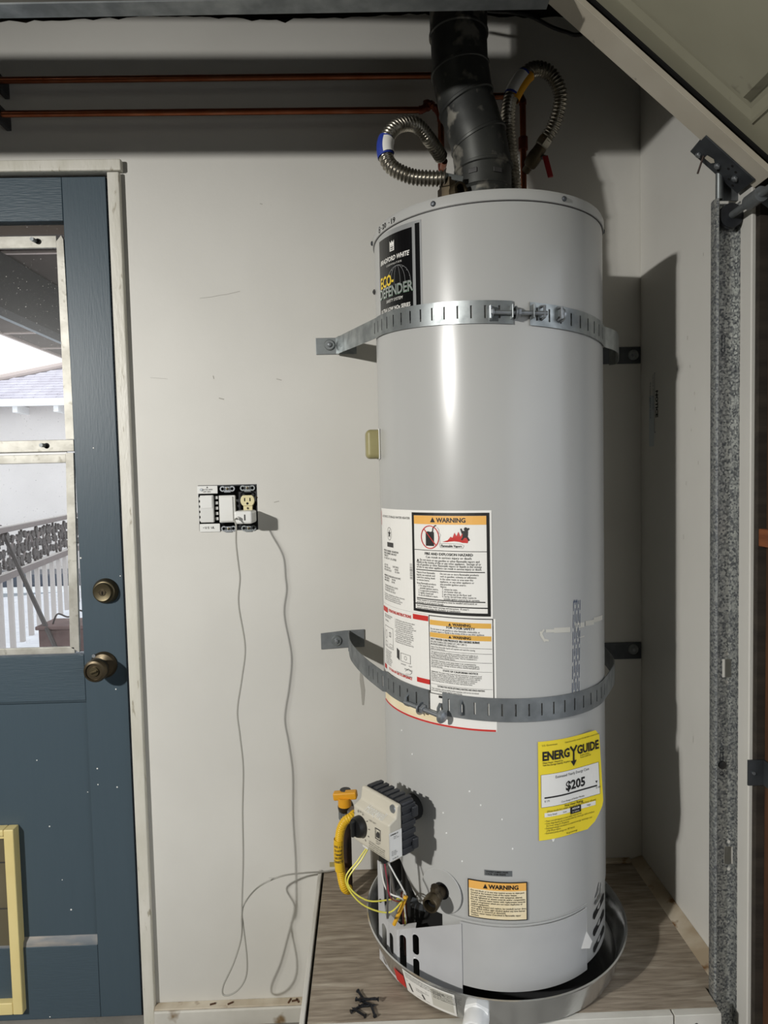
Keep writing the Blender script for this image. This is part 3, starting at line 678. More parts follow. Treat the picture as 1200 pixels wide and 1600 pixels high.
m.patch(f3, .012, .122, .0235, .0243, 8, 1); m.text('E N E R G Y  S A V E R', .010, f3, .066, .009, 'CENTER', sx=.8)
lab('badge_globe_lines', m, 'label_silver', tb)
f4 = hmap(a0, z0, .0018, tl)
lab('badge_eco_word', MB().text('ECO-', .031, f4, .012, .080, bold=.03, sx=.8), 'label_yellow', tb)
lab('badge_defender_word', MB().text('DEFENDER', .029, f4, .067, .058, 'CENTER', bold=.03, sx=.86), 'label_green', tb)
lab('badge_defender_face', MB().text('DEFENDER', .029, hmap(a0, z0, .0021, tl), .067, .0585, 'CENTER', bold=.005, sx=.86), 'label_silver', tb)
lab('handwritten_date', ribbon(ribbon(ribbon(MB(), hmap(-72, 1.589, .0038, -.02), arc(.006, .0085, .0035, .003, 0, 330, 10) + arc(.0055, .003, .004, .003, 100, 420, 10), .0017), hmap(-72, 1.589, .0038, -.02), [(.013, .006), (.018, .006)], .0012),
    hmap(-72, 1.589, .0038, -.02), [(.048, .006), (.052, .006)], .0012).text('20', .0145, hmap(-72, 1.589, .0038, -.02), .021, .001, sx=1.2, bold=.02).text('19', .0145, hmap(-72, 1.589, .0038, -.02), .055, .001, sx=1.2, bold=.02), 'ink', wh)

# big white label sheet: rating plate, hazard box, instructions, warnings
sht = lab('label_sheet', MB().patch(hmap(-81.2, 0, O1), 0, math.radians(71.9) * R, .800, 1.009, 30, 1).patch(hmap(-81.2, 0, O1), 0, math.radians(73.0) * R, .578, .7995, 30, 1), 'paper_white', wh)
# hazard box
a0, z0 = -48.8, .804; wd, hgt = math.radians(38.6) * R, .2005
f2, f3, f4 = hmap(a0, z0, O2), hmap(a0, z0, O3), hmap(a0, z0, .0018)
m = frame(MB(), f2, 0, wd, 0, hgt, .0058)
m.patch(f2, .006, wd - .006, .125, .1262, 12, 1); m.patch(f2, .010, wd - .010, .0845, .0862, 12, 1); m.patch(f2, .010, wd - .010, .0265, .0285, 12, 1); m.patch(f2, .004, wd - .004, .0150, .0172, 12, 1)
T = lambda *q, **k: m.text(*q, **k)
poly(m, f3, [(.047, .1815), (.058, .1815), (.0525, .1915)])
T('WARNING', .0125, f3, .061, .1818, bold=.03)
T('FIRE AND EXPLOSION HAZARD', .0072, f3, wd / 2, .1165, 'CENTER', bold=.02)
T('Can result in serious injury or death', .0066, f3, wd / 2, .110, 'CENTER')
poly(m, f3, [(.012, .1025), (.0175, .1025), (.01475, .1075)])
T('Do not store or use gasoline or other flammable vapors and', .0062, f3, .0195, .1040, sx=.84)
T('liquids in the vicinity of this or any other appliance.  Storage of or\nuse of gasoline or other flammable vapors or liquids in the vicinity\nof this or any other appliance can result in serious injury or death.', .0062, f3, .0115, .0990, sx=.84, lead=.80)
T('Vapors from flammable\nliquids can explode and\ncatch fire causing death\nor severe burns.', .0054, f3, .011, .0785, sx=.88, lead=.95)
T('Keep flammable products\n   1. far away from any\n      possible ignition source,\n   2. in approved containers,\n   3. tightly closed and\n   4. out of children\'s reach.', .0054, f3, .011, .0565, sx=.84, lead=.9)
T('Do not use or store flammable products\nsuch as gasoline, solvents or adhesives\nin the same room or area near this\nappliance, or any other appliance or\nany possible ignition source.', .0054, f3, .067, .0785, sx=.88, lead=.95)
T('Vapors:\n   1. cannot be seen,\n   2. are heavier than air,\n   3. go a long way on the floor and\n   4. can be carried from other rooms to\n      possible ignition sources by air currents.', .0054, f3, .067, .0530, sx=.82, lead=.88)
T('Water heaters in corrosive atmospheres must be installed and located, or\nprotected, to avoid physical damage.', .0052, f3, .010, .0225, sx=.84, lead=.9)
T('Read and follow water heater warnings and instructions.  If owner\'s\nmanual is missing contact the distributor or manufacturer.', .0050, f3, .010, .0108, sx=.84, lead=.9)
# pictogram: can, hose, running figure
poly(m, f3, [(.036, .1345), (.055, .1345), (.055, .1615), (.052, .1640), (.048, .1625), (.041, .1635), (.036, .1615)])
ribbon(m, f3, [(.052, .163), (.053, .170), (.057, .1745), (.0605, .1755)], .0022)
poly(m, f4, arc(.1215, .1690, .0034, .0038, 0, 324, 9)); ribbon(m, f4, [(.112, .170), (.115, .1605), (.121, .163), (.128, .171)], .003); poly(m, f4, [(.115, .152), (.125, .1525), (.126, .165), (.116, .166)])
ribbon(m, f4, [(.117, .153), (.113, .148)], .003); ribbon(m, f4, [(.124, .153), (.128, .147)], .003)
m.text('Flammable Vapors', .0068, f3, .070, .1335, bold=.015, sx=.86)
ribbon(m, f3, [(.062, .172), (.0665, .1675), (.0665, .162), (.070, .157), (.068, .150), (.0685, .141), (.067, .1385), (.069, .132), (.090, .1325), (.115, .1315), (.118, .137), (.112, .140), (.090, .1405), (.0695, .140)], .0004)
hz = lab('hazard_print', m, 'ink', sht)
lab('hazard_orange_bar', MB().patch(f2, .006, wd - .006, .1775, .1945, 12, 1), 'orange', sht)
m = MB(); ribbon(m, f4, arc(.0455, .1520, .0205, .0225, 0, 360, 28), .0018); ribbon(m, f4, [(.0315, .168), (.0595, .136)], .0018)
poly(m, f3, [(.074, .1435), (.125, .1420), (.127, .152), (.122, .158), (.119, .150), (.115, .162), (.111, .154), (.107, .164), (.103, .155), (.099, .162), (.095, .152), (.091, .154), (.085, .147)])
lab('hazard_red_print', m, 'red', sht)
# rating plate and instructions on the left
fr = hmap(-81.2, 0, O3); m = MB(); m.text('AUTOMATIC STORAGE WATER HEATER', .0068, fr, .014, .990, sx=.98)
ribbon(m, fr, arc(.056, .956, .0105, .0135, 0, 360, 20), .0008)
poly(m, fr, [(.056 + (.0075 if k % 2 == 0 else .003) * math.sin(k * math.pi / 5), .956 + (.010 if k % 2 == 0 else .004) * math.cos(k * math.pi / 5)) for k in range(10)])
m.patch(fr, .044, .074, .9275, .9375, 3, 1)
T = lambda *q, **k: m.text(*q, **k)
T('MODEL NUMBER  RG240T6N\nSERIAL NUMBER  MH 4157\nCAPACITY\nU.S. GALS  40   151 LITRES', .0058, fr, .020, .9165, lead=.95, bold=.01)
T('GAS TYPE                NATURAL\nINPUT BTU/HR             40,000\nRECOVERY RATE          43 GPH', .0056, fr, .020, .885, lead=.95)
T('MANIFOLD PRESSURE 4.0 IN WC\nMAX SUPPLY       14.0 IN\nMIN SUPPLY        5.0 IN', .0056, fr, .020, .862, lead=.95, bold=.01)
T('WORKING PRESSURE 150 PSI\nTEST PRESSURE 300 PSI\nFOR INDOOR USE ONLY', .0054, fr, .020, .840, lead=.95)
T('For installation on combustible flooring. Minimum clearances\nfrom combustible surfaces: 0 inches sides and rear,\n4 inches front, 6 inches vent. Maintain service clearance.\nIf installed in an alcove allow 24 inches front service.', .0048, fr, .016, .822, sx=.82, lead=.85)
for k in range(15): m.patch(fr, .132 - .0, .139, .868 + k * .0022, .868 + k * .0022 + random.choice((.0007, .0011, .0015)), 1, 1)
# instruction column text
T('FOR YOUR SAFETY READ\nBEFORE OPERATING\n\nCOVER PANEL', .0048, fr, .015, .7745, lead=.85, sx=.85)
frame(m, fr, .014, .064, .706, .752, .0008, nu=4); ribbon(m, fr, arc(.024, .733, .006, .009, 0, 360, 16), .0007); frame(m, fr, .043, .052, .731, .741, .0012, nu=2); frame(m, fr, .018, .032, .709, .718, .0006, nu=2); frame(m, fr, .044, .060, .709, .716, .0006, nu=2)
T('1. STOP! Read the safety information above.\n2. Set the thermostat to lowest setting.\n3. Turn off all electric power to appliance.\n4. Do not attempt to light the burner by hand.\n5. Push in gas control knob slightly and\n    turn clockwise to OFF. Do not force.\n6. Wait five minutes to clear out any gas.\n    Then smell for gas, including near floor.\n7. If you smell gas, STOP! Follow B in the\n    safety information above this label.\n8. Turn gas knob to PILOT position.\n9. Depress and hold the knob down fully.', .0047, fr, .074, .7735, lead=.9, sx=.82)
T('Turn knob to the desired\nsetting. Status light will\nblink when the appliance\nis operating normally.\nIf it will not operate follow\nthe instructions to turn off\ngas to appliance and call\nyour service technician.', .0047, fr, .015, .697, lead=.9, sx=.8)
frame(m, fr, .095, .128, .690, .708, .0008, nu=3); poly(m, fr, [(.080, .694), (.090, .690), (.090, .711), (.080, .715)]); ribbon(m, fr, arc(.112, .6995, .004, .004, 0, 360, 12), .0006)
ribbon(m, fr, [(.110, .672), (.122, .679), (.132, .673), (.126, .668), (.112, .6665)], .0007); T('GAS KNOB          PILOT\n\n             BURNER DOOR', .0042, fr, .095, .6835, sx=.85)
T('1. Set the thermostat to lowest setting.', .0045, fr, .074, .6625, sx=.82)
T('2. Turn off all electric power.  3. Push in gas knob and turn to OFF.\nRead warnings. If you do not follow these instructions exactly, a fire\nor explosion may result causing property damage or personal injury.', .0046, fr, .015, .6405, sx=.84, lead=.9)
ribbon(m, fr, [(.006, .648), (.180, .650)], .0006)
lab('rating_print', m, 'ink_soft', sht)
m = MB(); m.patch(fr, .003, .036, .782, .793, 4, 1).patch(fr, .138, .178, .7865, .797, 4, 1).patch(fr, .004, .020, .654, .6635, 2, 1).patch(fr, .146, .179, .658, .668, 4, 1)
m.text('OPERATING INSTRUCTIONS', .0085, fr, .087, .7862, 'CENTER', bold=.03, sx=.84); m.text('TO TURN OFF GAS TO APPLIANCE', .0072, fr, .084, .6575, 'CENTER', bold=.03, sx=.84)
m.patch(fr, 0, math.radians(72.5) * R, .5785, .5822, 30, 1); m.patch(fr, 0, .0025, .972, 1.003, 1, 1)
lab('instruction_red_print', m, 'red', sht)
lab('cream_strip', MB().patch(hmap(-81.2, 0, O2), 0, .20, .583, .602, 20, 1), 'paper_cream', sht)
# safety box, lower right
a0, z0 = -39.8, .641; wd, hgt = math.radians(30.6) * R, .1585
f2, f3 = hmap(a0, z0, O2), hmap(a0, z0, O3)
m = frame(MB(), f2, 0, wd, 0, hgt, .0016); m.patch(f2, .02, wd, -.0065, -.0015, 8, 1)
T = lambda *q, **k: m.text(*q, **k)
for v in (.1415, .1165): poly(m, f3, [(.044, v), (.050, v), (.047, v + .0055)]); T('WARNING', .0075, f3, .053, v + .0002, bold=.03)
T('FOR YOUR SAFETY', .0068, f3, wd / 2 + .002, .1355, 'CENTER', bold=.02)
T('Do not store or use gasoline or other flammable, combustible, or\ncorrosive vapors or liquids in the vicinity of this or any other appliance.', .0052, f3, .004, .1300, sx=.74, lead=.9)
T('HOT WATER CAN PRODUCE 3RD DEGREE BURNS', .0058, f3, .004, .1095, bold=.02, sx=.78)
T('IN LESS THAN 6 SECONDS AT 140 F (60 C)\nIN 30 SECONDS AT 130 F (54 C)', .0050, f3, .004, .1045, sx=.82, lead=.9)
vv = .0945
for blk in ('Vapors from flammable liquids will explode and catch fire causing\ndeath or severe burns.',
            'This appliance must be installed in accordance with local codes or, in\nthe absence of local codes, the National Fuel Gas Code, ANSI Z223.1\nor the CAN/CGA B149 Installation Codes.  Not for installation in a\nManufactured Home (Mobile Home).',
            'CAUTION: Operation of this water heater in air contaminated by\nhydrocarbons, any chlorinated hydrocarbon or strong oxidizing agents\nwill result in serious damage to burner orifices, internal steel parts and\nvoid the warranty.'):
    m.patch(f2, .003, wd - .003, vv + .0050, vv + .0057, 8, 1); T(blk, .0045, f3, .004, vv, sx=.78, lead=.82); vv -= .0045 * .82 * (blk.count('\n') + 1) + .0030
m.patch(f2, .003, wd - .003, vv + .0052, vv + .0057, 8, 1)
T('STATE OF CALIFORNIA NOTICE', .0050, f3, wd / 2, vv, 'CENTER', bold=.02)
T('WARNING: This water heater must be braced, anchored or strapped to avoid\nfalling or moving during an earthquake.  See instructions for correct installation\nprocedures.  If not installed, operated and maintained in accordance with the\nmanufacturer\'s instructions this product could expose you to substances\nin the fuel or from fuel combustion which can cause death or serious\nillness including cancer, birth defects or other reproductive harm.', .0043, f3, .004, vv - .0048, sx=.76, lead=.82)
T('SUITABLE FOR WATER (POTABLE) HEATING AND SPACE HEATING', .0046, f3, wd / 2, .0155, 'CENTER', bold=.02, sx=.70)
m.patch(f2, .003, wd - .003, .0200, .0205, 8, 1)
T('Toxic chemicals, such as used for boiler treatment, shall not be introduced\ninto potable water heaters used for space heating.', .0044, f3, .004, .0100, sx=.74, lead=.85)
lab('safety_print', m, 'ink', sht)
lab('safety_orange_bars', MB().patch(f2, .0025, wd - .004, .1395, .1495, 8, 1).patch(f2, .0025, wd - .004, .1148, .1245, 8, 1), 'orange2', sht)
# lower warning label
a0, z0 = -22.4, .201; wd, hgt = math.radians(26.7) * R, .078
f1, f2, f3 = hmap(a0, z0, .0030), hmap(a0, z0, .0034), hmap(a0, z0, .0038)
wl_ = lab('warning_label', MB().patch(f1, 0, wd, 0, hgt, 10, 1), 'ink', wh)
lab('label_face', MB().patch(f2, .0022, wd - .0022, .0022, hgt - .018, 10, 1), 'paper_cream', wl_)
lab('label_orange_bar', MB().patch(f2, .0022, wd - .0022, hgt - .018, hgt - .0022, 10, 1), 'orange', wl_)
m = MB(); poly(m, f3, [(.030, hgt - .015), (.039, hgt - .015), (.0345, hgt - .0055)]); m.text('WARNING', .0118, f3, .041, hgt - .0145, bold=.04)
m.text('•Do not block or in any way restrict access to view port\n located at the bottom front of the water heater.\n•Do not operate water heater with tampered, altered,\n loosely tightened or absent controls and/or components.\n•Do not operate water heater with replacement controls\n and/or components which are not exact duplicates of\n original equipment.\n•Thoroughly inspect and replace, (as needed) burner door,\n door gasket and/or sight window gasket any time burner\n inner door is removed or disturbed.\n•Replace water heater if involved in flammable vapor\n incident.', .0049, f3, .005, hgt - .0232, sx=.93, lead=.93, bold=.01)
lab('label_print', m, 'ink', wl_)
f1, f2 = hmap(-14.8, .289, O1), hmap(-14.8, .289, O2)
bp = lab('serial_plate', MB().patch(f1, 0, .054, 0, .0115, 6, 1), 'galv_dull', wh)
lab('serial_print', MB().text('US PATENT NUMBERS 5,954,492\n6,142,106   OTHER PENDING', .0044, f2, .003, .0068, sx=.70, bold=.02), 'ink', bp)
# energy guide, right edge peeling away
a0, z0 = 10.2, .3575; wd, hgt = .157, .198
lift = lambda u, v: .0010 + .020 * max(0, (u - .075) / .082) ** 2 * (1 - .55 * v / .198)
f1, f2, f3 = hmap(a0, z0, .0005, -.03, lift), hmap(a0, z0, .0010, -.03, lift), hmap(a0, z0, .0014, -.03, lift)
def cut(u, v):      # torn lower right corner and rounded top right one
    if v < .045 and u > .112 + v: u = .112 + v
    return u, v
g_ = MB(); nu, nv = 20, 12
ys = [0, .012, .025, .040, .05, .08, .11, .14, .17, .186, .198]
o = []
for v in ys:
    r_ = wd if v > .045 else .117 + .040 * (v / .045) ** .6
    if v > .186: r_ = wd - (v - .186) * .9
    for i in range(nu + 1): o.append(f1(r_ * i / nu, v))
g_.add(o, [(j * (nu + 1) + i, j * (nu + 1) + i + 1, (j + 1) * (nu + 1) + i + 1, (j + 1) * (nu + 1) + i) for j in range(len(ys) - 1) for i in range(nu)])
eg = g_.build('energy_label', 'yellow_label', wh, smooth=0, fixn=False)
lab('energy_white_panel', MB().patch(f2, .005, .150, .066, .132, 16, 1).patch(f2, .012, .072, .046, .0545, 6, 1).patch(f2, .101, .138, .046, .0545, 5, 1), 'paper_white', eg)
m = MB(); frame(m, hmap(a0, z0, .0012, -.03, lift), .005, .150, .066, .132, .0006)
m.text('ENERG', .0245, f3, .008, .160, bold=.035, sx=.84); m.text('GUIDE', .0245, f3, .092, .160, bold=.035, sx=.84)
ribbon(m, f3, [(.074, .179), (.0825, .168), (.0825, .146)], .0042); ribbon(m, f3, [(.091, .179), (.0825, .168)], .0042); poly(m, f3, [(.0745, .1495), (.0905, .1495), (.0825, .138)])
m.text('U.S. Government', .0048, f3, .008, .1885); m.text('Federal law prohibits removal of this label before consumer purchase.', .0044, f3, .060, .1885, sx=.78)
m.text('Water Heater - Natural Gas\nTank Size (Storage Capacity): 40 gallons', .0048, f3, .009, .1535, sx=.82, lead=.95, bold=.01); m.text('Bradford White\nModel RG240T6N', .0046, f3, .100, .1545, sx=.85, lead=.95)
m.text('Estimated Yearly Energy Cost', .0078, f3, .080, .1215, 'CENTER', sx=.92); m.text('$205', .0255, f3, .087, .0925, 'CENTER', bold=.035)
m.patch(f3, .012, .143, .0835, .0865, 14, 1); poly(m, f3, [(.139, .095), (.145, .095), (.142, .0895)]); m.text('$ 175', .005, f3, .012, .0765); m.text('$ 204', .005, f3, .140, .0790)
m.text('Cost Range of Similar Models', .0050, f3, .080, .0700, 'CENTER')
m.text('First Hour Rating', .0068, f3, .082, .0600, 'CENTER', bold=.01); m.text('(How much hot water you get in the first hour of use)', .0058, f3, .078, .0555, 'CENTER', sx=.95)
m.patch(f3, .0725, .1005, .0415, .0555, 4, 1)
m.text('Very Small', .0050, f3, .018, .0485); m.text('Low', .0050, f3, .054, .0485); m.text('High', .0050, f3, .116, .0485)
m.text('• Your cost will depend on your utility rates and use.\n• Cost range based only on models fueled by natural gas with a medium\n   first hour rating (51-74 gallons).\n• Estimated energy cost based on a national average natural gas cost\n   of $1.09 per therm.\n• Estimated yearly energy use: 187 therms.', .0050, f3, .012, .0365, sx=.84, lead=.98)
m.text('ftc.gov/energy', .0050, f3, .062, .004)
lab('energy_print', m, 'ink', eg)
lab('energy_reversed_print', MB().text('MEDIUM', .0050, hmap(a0, z0, .0018, -.03, lift), .0865, .0500, 'CENTER', bold=.02).text('51 Gallons', .0042, hmap(a0, z0, .0018, -.03, lift), .0865, .0440, 'CENTER'), 'paper_white', eg)
lab('label_torn_bit', poly(MB(), hmap(16.5, .351, .0008), [(0, 0.006), (.009, .007), (.006, 0), (.003, -.001)]), 'paper_white', wh)
# dashed paper tape and the old tape smear
m = MB(); f = hmap(29.0, .634, .0009)
for k in range(5):
    v = .0 + (k % 2) * .012
    while v < .19:
        L = min(.027 if v + .03 < .19 else .19 - v, .19 - v); ribbon(m, f, [(.0005 + k * .0048 + .03 * v, v), (.0005 + k * .0048 + .03 * (v + L), v + L)], .0013); v += .034
m.text('||| |||', .006, f, .006, .188, bold=.02)
lab('dashed_tape_print', m, 'blue_print', wh)
f = hmap(12, .772, .0007, -.08)
m = MB()
for u0, u1, v0, v1 in ((.012, .030, -.002, .004), (.030, .070, -.003, .007), (.084, .112, .004, .014), (.116, .150, .006, .016), (.150, .205, .010, .020)): m.patch(f, u0, u1, v0, v1, 6, 1)
ribbon(m, f, [(.000, .0), (.008, -.016), (.018, -.018)], .004); ribbon(m, f, [(.008, .004), (.000, -.006), (.010, -.020)], .0035); ribbon(m, f, [(.086, .004), (.088, -.012), (.096, -.016), (.112, -.014)], .0018)
lab('old_tape_smear', m, 'tan_tape', wh)

# ------------------------------------------------------------------ gas control valve (part of the heater)
va, vz = -51.5, .390
vn, vt, up = hn(va), ht(va), Vector((0, 0, 1))
VC = hp(va, vz)
def vp(u, v, w): return VC + vt * u + up * v + vn * w
gv = MB().obox(vp(0, .0, .066), (.112, .108, .034), (vt, up, vn)).build('gas_control', 'black_plastic', wh, bevel=.005)
for k in range(6):
    v = -.042 + k * .0168
    MB().obox(vp(.0565, v, .066), (.004, .010, .034), (vt, up, vn)).build('cooling_rib', 'black_plastic', gv, bevel=.001)
for k in range(6):
    u = -.042 + k * .0168
    MB().obox(vp(u, .0545, .066), (.010, .004, .034), (vt, up, vn)).build('cooling_rib', 'black_plastic', gv, bevel=.001)
for z_, q in ((.03, .052), (-.034, .052)): MB().obox(vp(.054, z_, q), (.018, .022, .014), (vt, up, vn)).build('rib_lug', 'black_plastic', gv, bevel=.003)
MB().cyl(VC - vn * .01, vp(0, 0, .052), .026, seg=20).build('thermowell_neck', 'soot_and_shade', gv)
# beige cover: stepped front, sloped shoulder at the top
sec = [(-.054, .083), (.054, .083), (.054, .094), (.030, .098), (.022, .116), (-.048, .118), (-.054, .112)]      # (v, w)
cv = MB(); nn = len(sec)
L_ = [vp(-.056, v, w) for v, w in sec]; R_ = [vp(.056, v, w) for v, w in sec]
cv.add(L_ + R_, [list(range(nn)), list(range(nn, 2 * nn))[::-1]] + [(i, (i + 1) % nn, nn + (i + 1) % nn, nn + i) for i in range(nn)])
cover = cv.build('valve_cover', 'valve_beige', wh, bevel=.004)
MB().lathe([(.0205, 0), (.0205, .010), (.018, .015), (.001, .015)], vp(-.031, -.012, .117), vn, 28).build('control_knob', 'black', cover)
MB().obox(vp(-.031, -.012, .136), (.006, .032, .010), (vt, up, vn)).build('knob_grip', 'black', cover, bevel=.002)
MB().lathe([(.009, 0), (.008, .004), (.001, .0045)], vp(.044, .043, .093), vn, 14).build('cover_screw', 'zinc', cover)
fv = lambda u, v: vp(u, v, .1186 if v > -.05 else .1186)
ring = MB()
for k in range(9):
    t = math.radians(200 - k * 32); ribbon(ring, lambda u, v: vp(u, v, .1188), [(-.031 + .026 * math.cos(t), -.012 + .026 * math.sin(t)), (-.031 + .030 * math.cos(t), -.012 + .030 * math.sin(t))], .0014)
ring.text('A  B  C', .006, lambda u, v: vp(u, v, .1186), -.030, .0155, 'CENTER'); ring.text('VERY HOT', .0045, lambda u, v: vp(u, v, .1188), -.003, .010)
frame(ring, lambda u, v: vp(u, v, .1189), .016, .032, -.018, .004, .0015, nu=2); poly(ring, lambda u, v: vp(u, v, .1189), [(.020, -.014), (.028, -.014), (.028, -.004), (.024, -.001), (.020, -.007)])
ring.text('STATUS\nLIGHT', .004, lambda u, v: vp(u, v, .1190), .018, -.023); ring.text('CAUTION: hot water can scald.\nRead the operating instructions\non the water heater before use.\nKeep fingers clear of the burner.', .0042, lambda u, v: vp(u, v, .1190), -.004, -.033, sx=.9)
lab('cover_print', ring, 'ink_soft', cover)
lab('maker_script', MB().text('Honeywell', .013, lambda u, v: vp(u, v, .1168 - (v - .022) * 2.1 if v > .022 else .1176), -.022, .0225, sx=1.0), 'grey_white_plastic', cover)
fs = lambda u, v: vp(.0566, v, .083 + u)      # paper label on the flank, u towards the front
ql = lab('flank_label', MB().patch(lambda u, v: vp(.0564, v, .0845 + u), 0, .032, -.050, .006, 1, 1).patch(lambda u, v: vp(.0568, v, .1165 - .002 + u), 0, .0005, -.048, .004, 1, 1), 'paper_white', cover)
m = MB()
def fq(u, v): return vp(.0569, v, .1155 - u)
m.text('WV8840B1110', .0042, fq, .002, .0, sx=.75, bold=.02); m.text('Made in\nMexico 1829', .0032, fq, .010, -.005, sx=.8); m.text('24V  0.8A\n0.5 PSI MAX\nNAT GAS', .0034, fq, .004, -.033, sx=.85)
lab('flank_print', m, 'ink', ql)
lab('flank_date', MB().text('21-04-19', .004, fq, .006, -.0475, bold=.02), 'ink', ql)
lugs = MB().obox(vp(-.034, -.058, .100), (.018, .014, .012), (vt, up, vn)).build('wire_connector', 'wire_white', cover, bevel=.002)
MB().obox(vp(.020, -.060, .100), (.018, .020, .016), (vt, up, vn)).build('wire_plug', 'black', cover, bevel=.002)
def wire(name, m, pts, r=.0016): return MB().tube(spline(pts, 8), r, 6).build(name, m, wh)
q1, q2 = vp(-.034, -.064, .100), vp(.020, -.068, .100)
J_ = Vector((.052, -.452, .205)); K = Vector((.040, -.400, .135))
q1b = q1 + Vector((-.045, -.02, -.055))
wire('yellow_wire', 'wire_yellow', [q1, q1 + Vector((-.02, -.01, -.022)), q1b, q1b + Vector((.03, .0, -.05)), q1b + Vector((.085, .01, -.078)), J_, K])
wire('yellow_wire', 'wire_yellow', [q1 + Vector((.004, 0, 0)), q1 + Vector((-.012, -.01, -.02)), q1b + Vector((.004, 0, -.006)), q1b + Vector((.045, 0, -.045)), J_ + Vector((.0, 0, .002)), K])
MB().tube(spline([J_ + Vector((.006, 0, .008)), J_ + Vector((-.006, 0, -.02)), J_ + Vector((-.02, .01, -.058))], 6), .0042, 8).build('yellow_wire_splice', 'wire_amber', wh)
wire('red_wire', 'wire_red', [q2, q2 + Vector((.004, 0, -.04)), q2 + Vector((.012, .01, -.085)), K + Vector((.02, 0, .03))])
wire('white_wire', 'wire_white', [q2 + Vector((.005, 0, 0)), q2 + Vector((.02, 0, -.03)), q2 + Vector((.04, .0, -.07)), J_ + Vector((.0, 0, .01)), K + Vector((.022, 0, -.04))])
wire('white_wire', 'wire_white', [Vector((-.02, -.30, .30)), Vector((.0, -.36, .29)), q2 + Vector((.0, .02, -.065)), q2 + Vector((.03, 0, -.078)), J_])
wire('grey_wire', 'wire_grey', [q2 + Vector((-.003, 0, 0)), q2 + Vector((.004, 0, -.06)), q2 + Vector((.004, .01, -.12)), K + Vector((-.02, 0, 0))], .0022)
wire('black_wire', 'wire_grey', [Vector((-.01, -.31, .26)), Vector((.02, -.37, .25)), q2 + Vector((.02, .01, -.085))], .0032)
wire('yellow_wire', 'wire_yellow', [K + Vector((.016, -.01, .03)), K + Vector((.018, -.02, -.03)), Vector((.068, -.40, .05))])
# ------------------------------------------------------------------ drain pan
pn = thing('drain_pan', (HX, HYY, .001), 'round aluminium drain pan under the heater with a white pipe stub', 'drain pan')
PR = .2950; PZT = .074; HX_, HX = HX, HX - .004
MB().lathe([(.001, .002), (.262, .002), (.272, .008), (PR - .004, PZT - .003), (PR - .001, PZT), (PR + .002, PZT - .001), (PR + .0015, PZT - .004), (PR - .002, PZT - .005), (.2745, .006), (.264, .001), (.001, .001)], (HX, HYY, 0), (0, 0, 1), 120, cap=False).build('pan', 'pan_alu', pn)
def pp(a, v, off=0):      # point on the outside of the pan wall, v from 0 (bottom) to 1 (rim)
    t = math.radians(a); r = .2755 + (PR - .0025 - .2755) * v + off
    return Vector((HX + r * math.sin(t), HYY - r * math.cos(t), .006 + (PZT - .012) * v))
la = MB().patch(lambda u, v: pp(u, v, .0012), -50, -25.5, .06, .96, 12, 1).build('pan_label', 'paper_white', pn, smooth=0, fixn=False)
m = MB(); K_ = math.radians(1) * .285
fpl = lambda u, v: pp(-50 + u / K_, v / .062, .0017)
m.text('OPTIONAL DRAIN INSTALLATION:\nSelect a location on the side of pan. Drill a one inch hole,\ninsert fitting and hand tighten the nut on the outside.', .0048, fpl, .006, .052, sx=.85, lead=.95)
ribbon(m, fpl, [(.012, .030), (.018, .012)], .004); ribbon(m, fpl, [(.045, .022), (.050, .012)], .004); ribbon(m, fpl, [(.004, .034), (.060, .034)], .0006); ribbon(m, fpl, [(.030, .010), (.062, .010)], .0006)
m.text('1-1/2 in. fitting connects\nto drain line.', .0042, fpl, .030, .028, sx=.8)
m.text('NOTICE: this pan is intended to be used\nwith a water heater where leaking can\ncause damage. Connect to a drain line.\nKeep the pan free of debris and test the\ndrain after installation is complete.', .0046, fpl, .074, .050, sx=.8, lead=.95)
lab('pan_label_print', m, 'ink_soft', la)
lab('pan_label_grey_box', MB().patch(lambda u, v: pp(u, v, .0014), -36, -26.5, .16, .9, 6, 1), 'tan_tape', la)
MB().patch(lambda u, v: pp(u, v, .0014), -57, -50.5, .12, .62, 8, 1).build('pan_red_label', 'red', pn, smooth=0, fixn=False)
fa = -17.0; fn_ = hn(fa); fc = pp(fa, .42)
ft = MB().lathe([(.027, -.004), (.027, .014)], fc, fn_, 6, ref=(0, 0, 1)).build('drain_fitting_nut', 'pvc', pn, bevel=.002)
MB().lathe([(.0225, .012), (.0235, .014), (.0235, .050), (.0195, .050), (.0195, .016), (.001, .016)], fc, fn_, 28, cap=False).build('drain_fitting', 'pvc', pn)
HX = HX_
# ------------------------------------------------------------------ loose screws on the platform
sm = MB().lathe([(.0005, 0), (.0042, .0), (.0042, .0012), (.0019, .0040)] + [(.0019 if k % 2 else .0026, .0045 + k * .0011) for k in range(26)] + [(.0004, .0365)], (0, 0, .0), (1, 0, 0), 8)
base = None
spots = [((548, 1582), 35, 0, 'leftmost black screw of the little pile, its head towards the front left'),
         ((556, 1562), -28, 0, 'black screw at the rear left of the pile on the platform'), ((562, 1568), 8, .005, 'black screw lying across the top of the small pile'),
         ((560, 1574), 4, 0, 'black screw pointing right through the middle of the pile'), ((559, 1549), -62, 0, 'black screw sticking out from the back of the pile'),
         ((571, 1589), 140, 0, 'black screw pointing left at the front of the pile'), ((586, 1589), 105, 0, 'black screw lying apart at the front right of the pile'), ((592, 1566), 175, .005, 'black screw with its tip resting on the others at the right')]
for k, (px, an, dz, lb) in enumerate(spots):
    p = at(px[0], px[1], Z=.003); p.z = .0045 + dz
    if base is None: base = sm.build('screw', 'screw_black', origin=(0, 0, 0), label=lb, cat='screw', group='loose black screws on the platform'); o = base
    else: o = base.copy(); COL.objects.link(o); o['label'] = lb
    o.location = W(p); o.rotation_euler = (0, 0, math.radians(an))

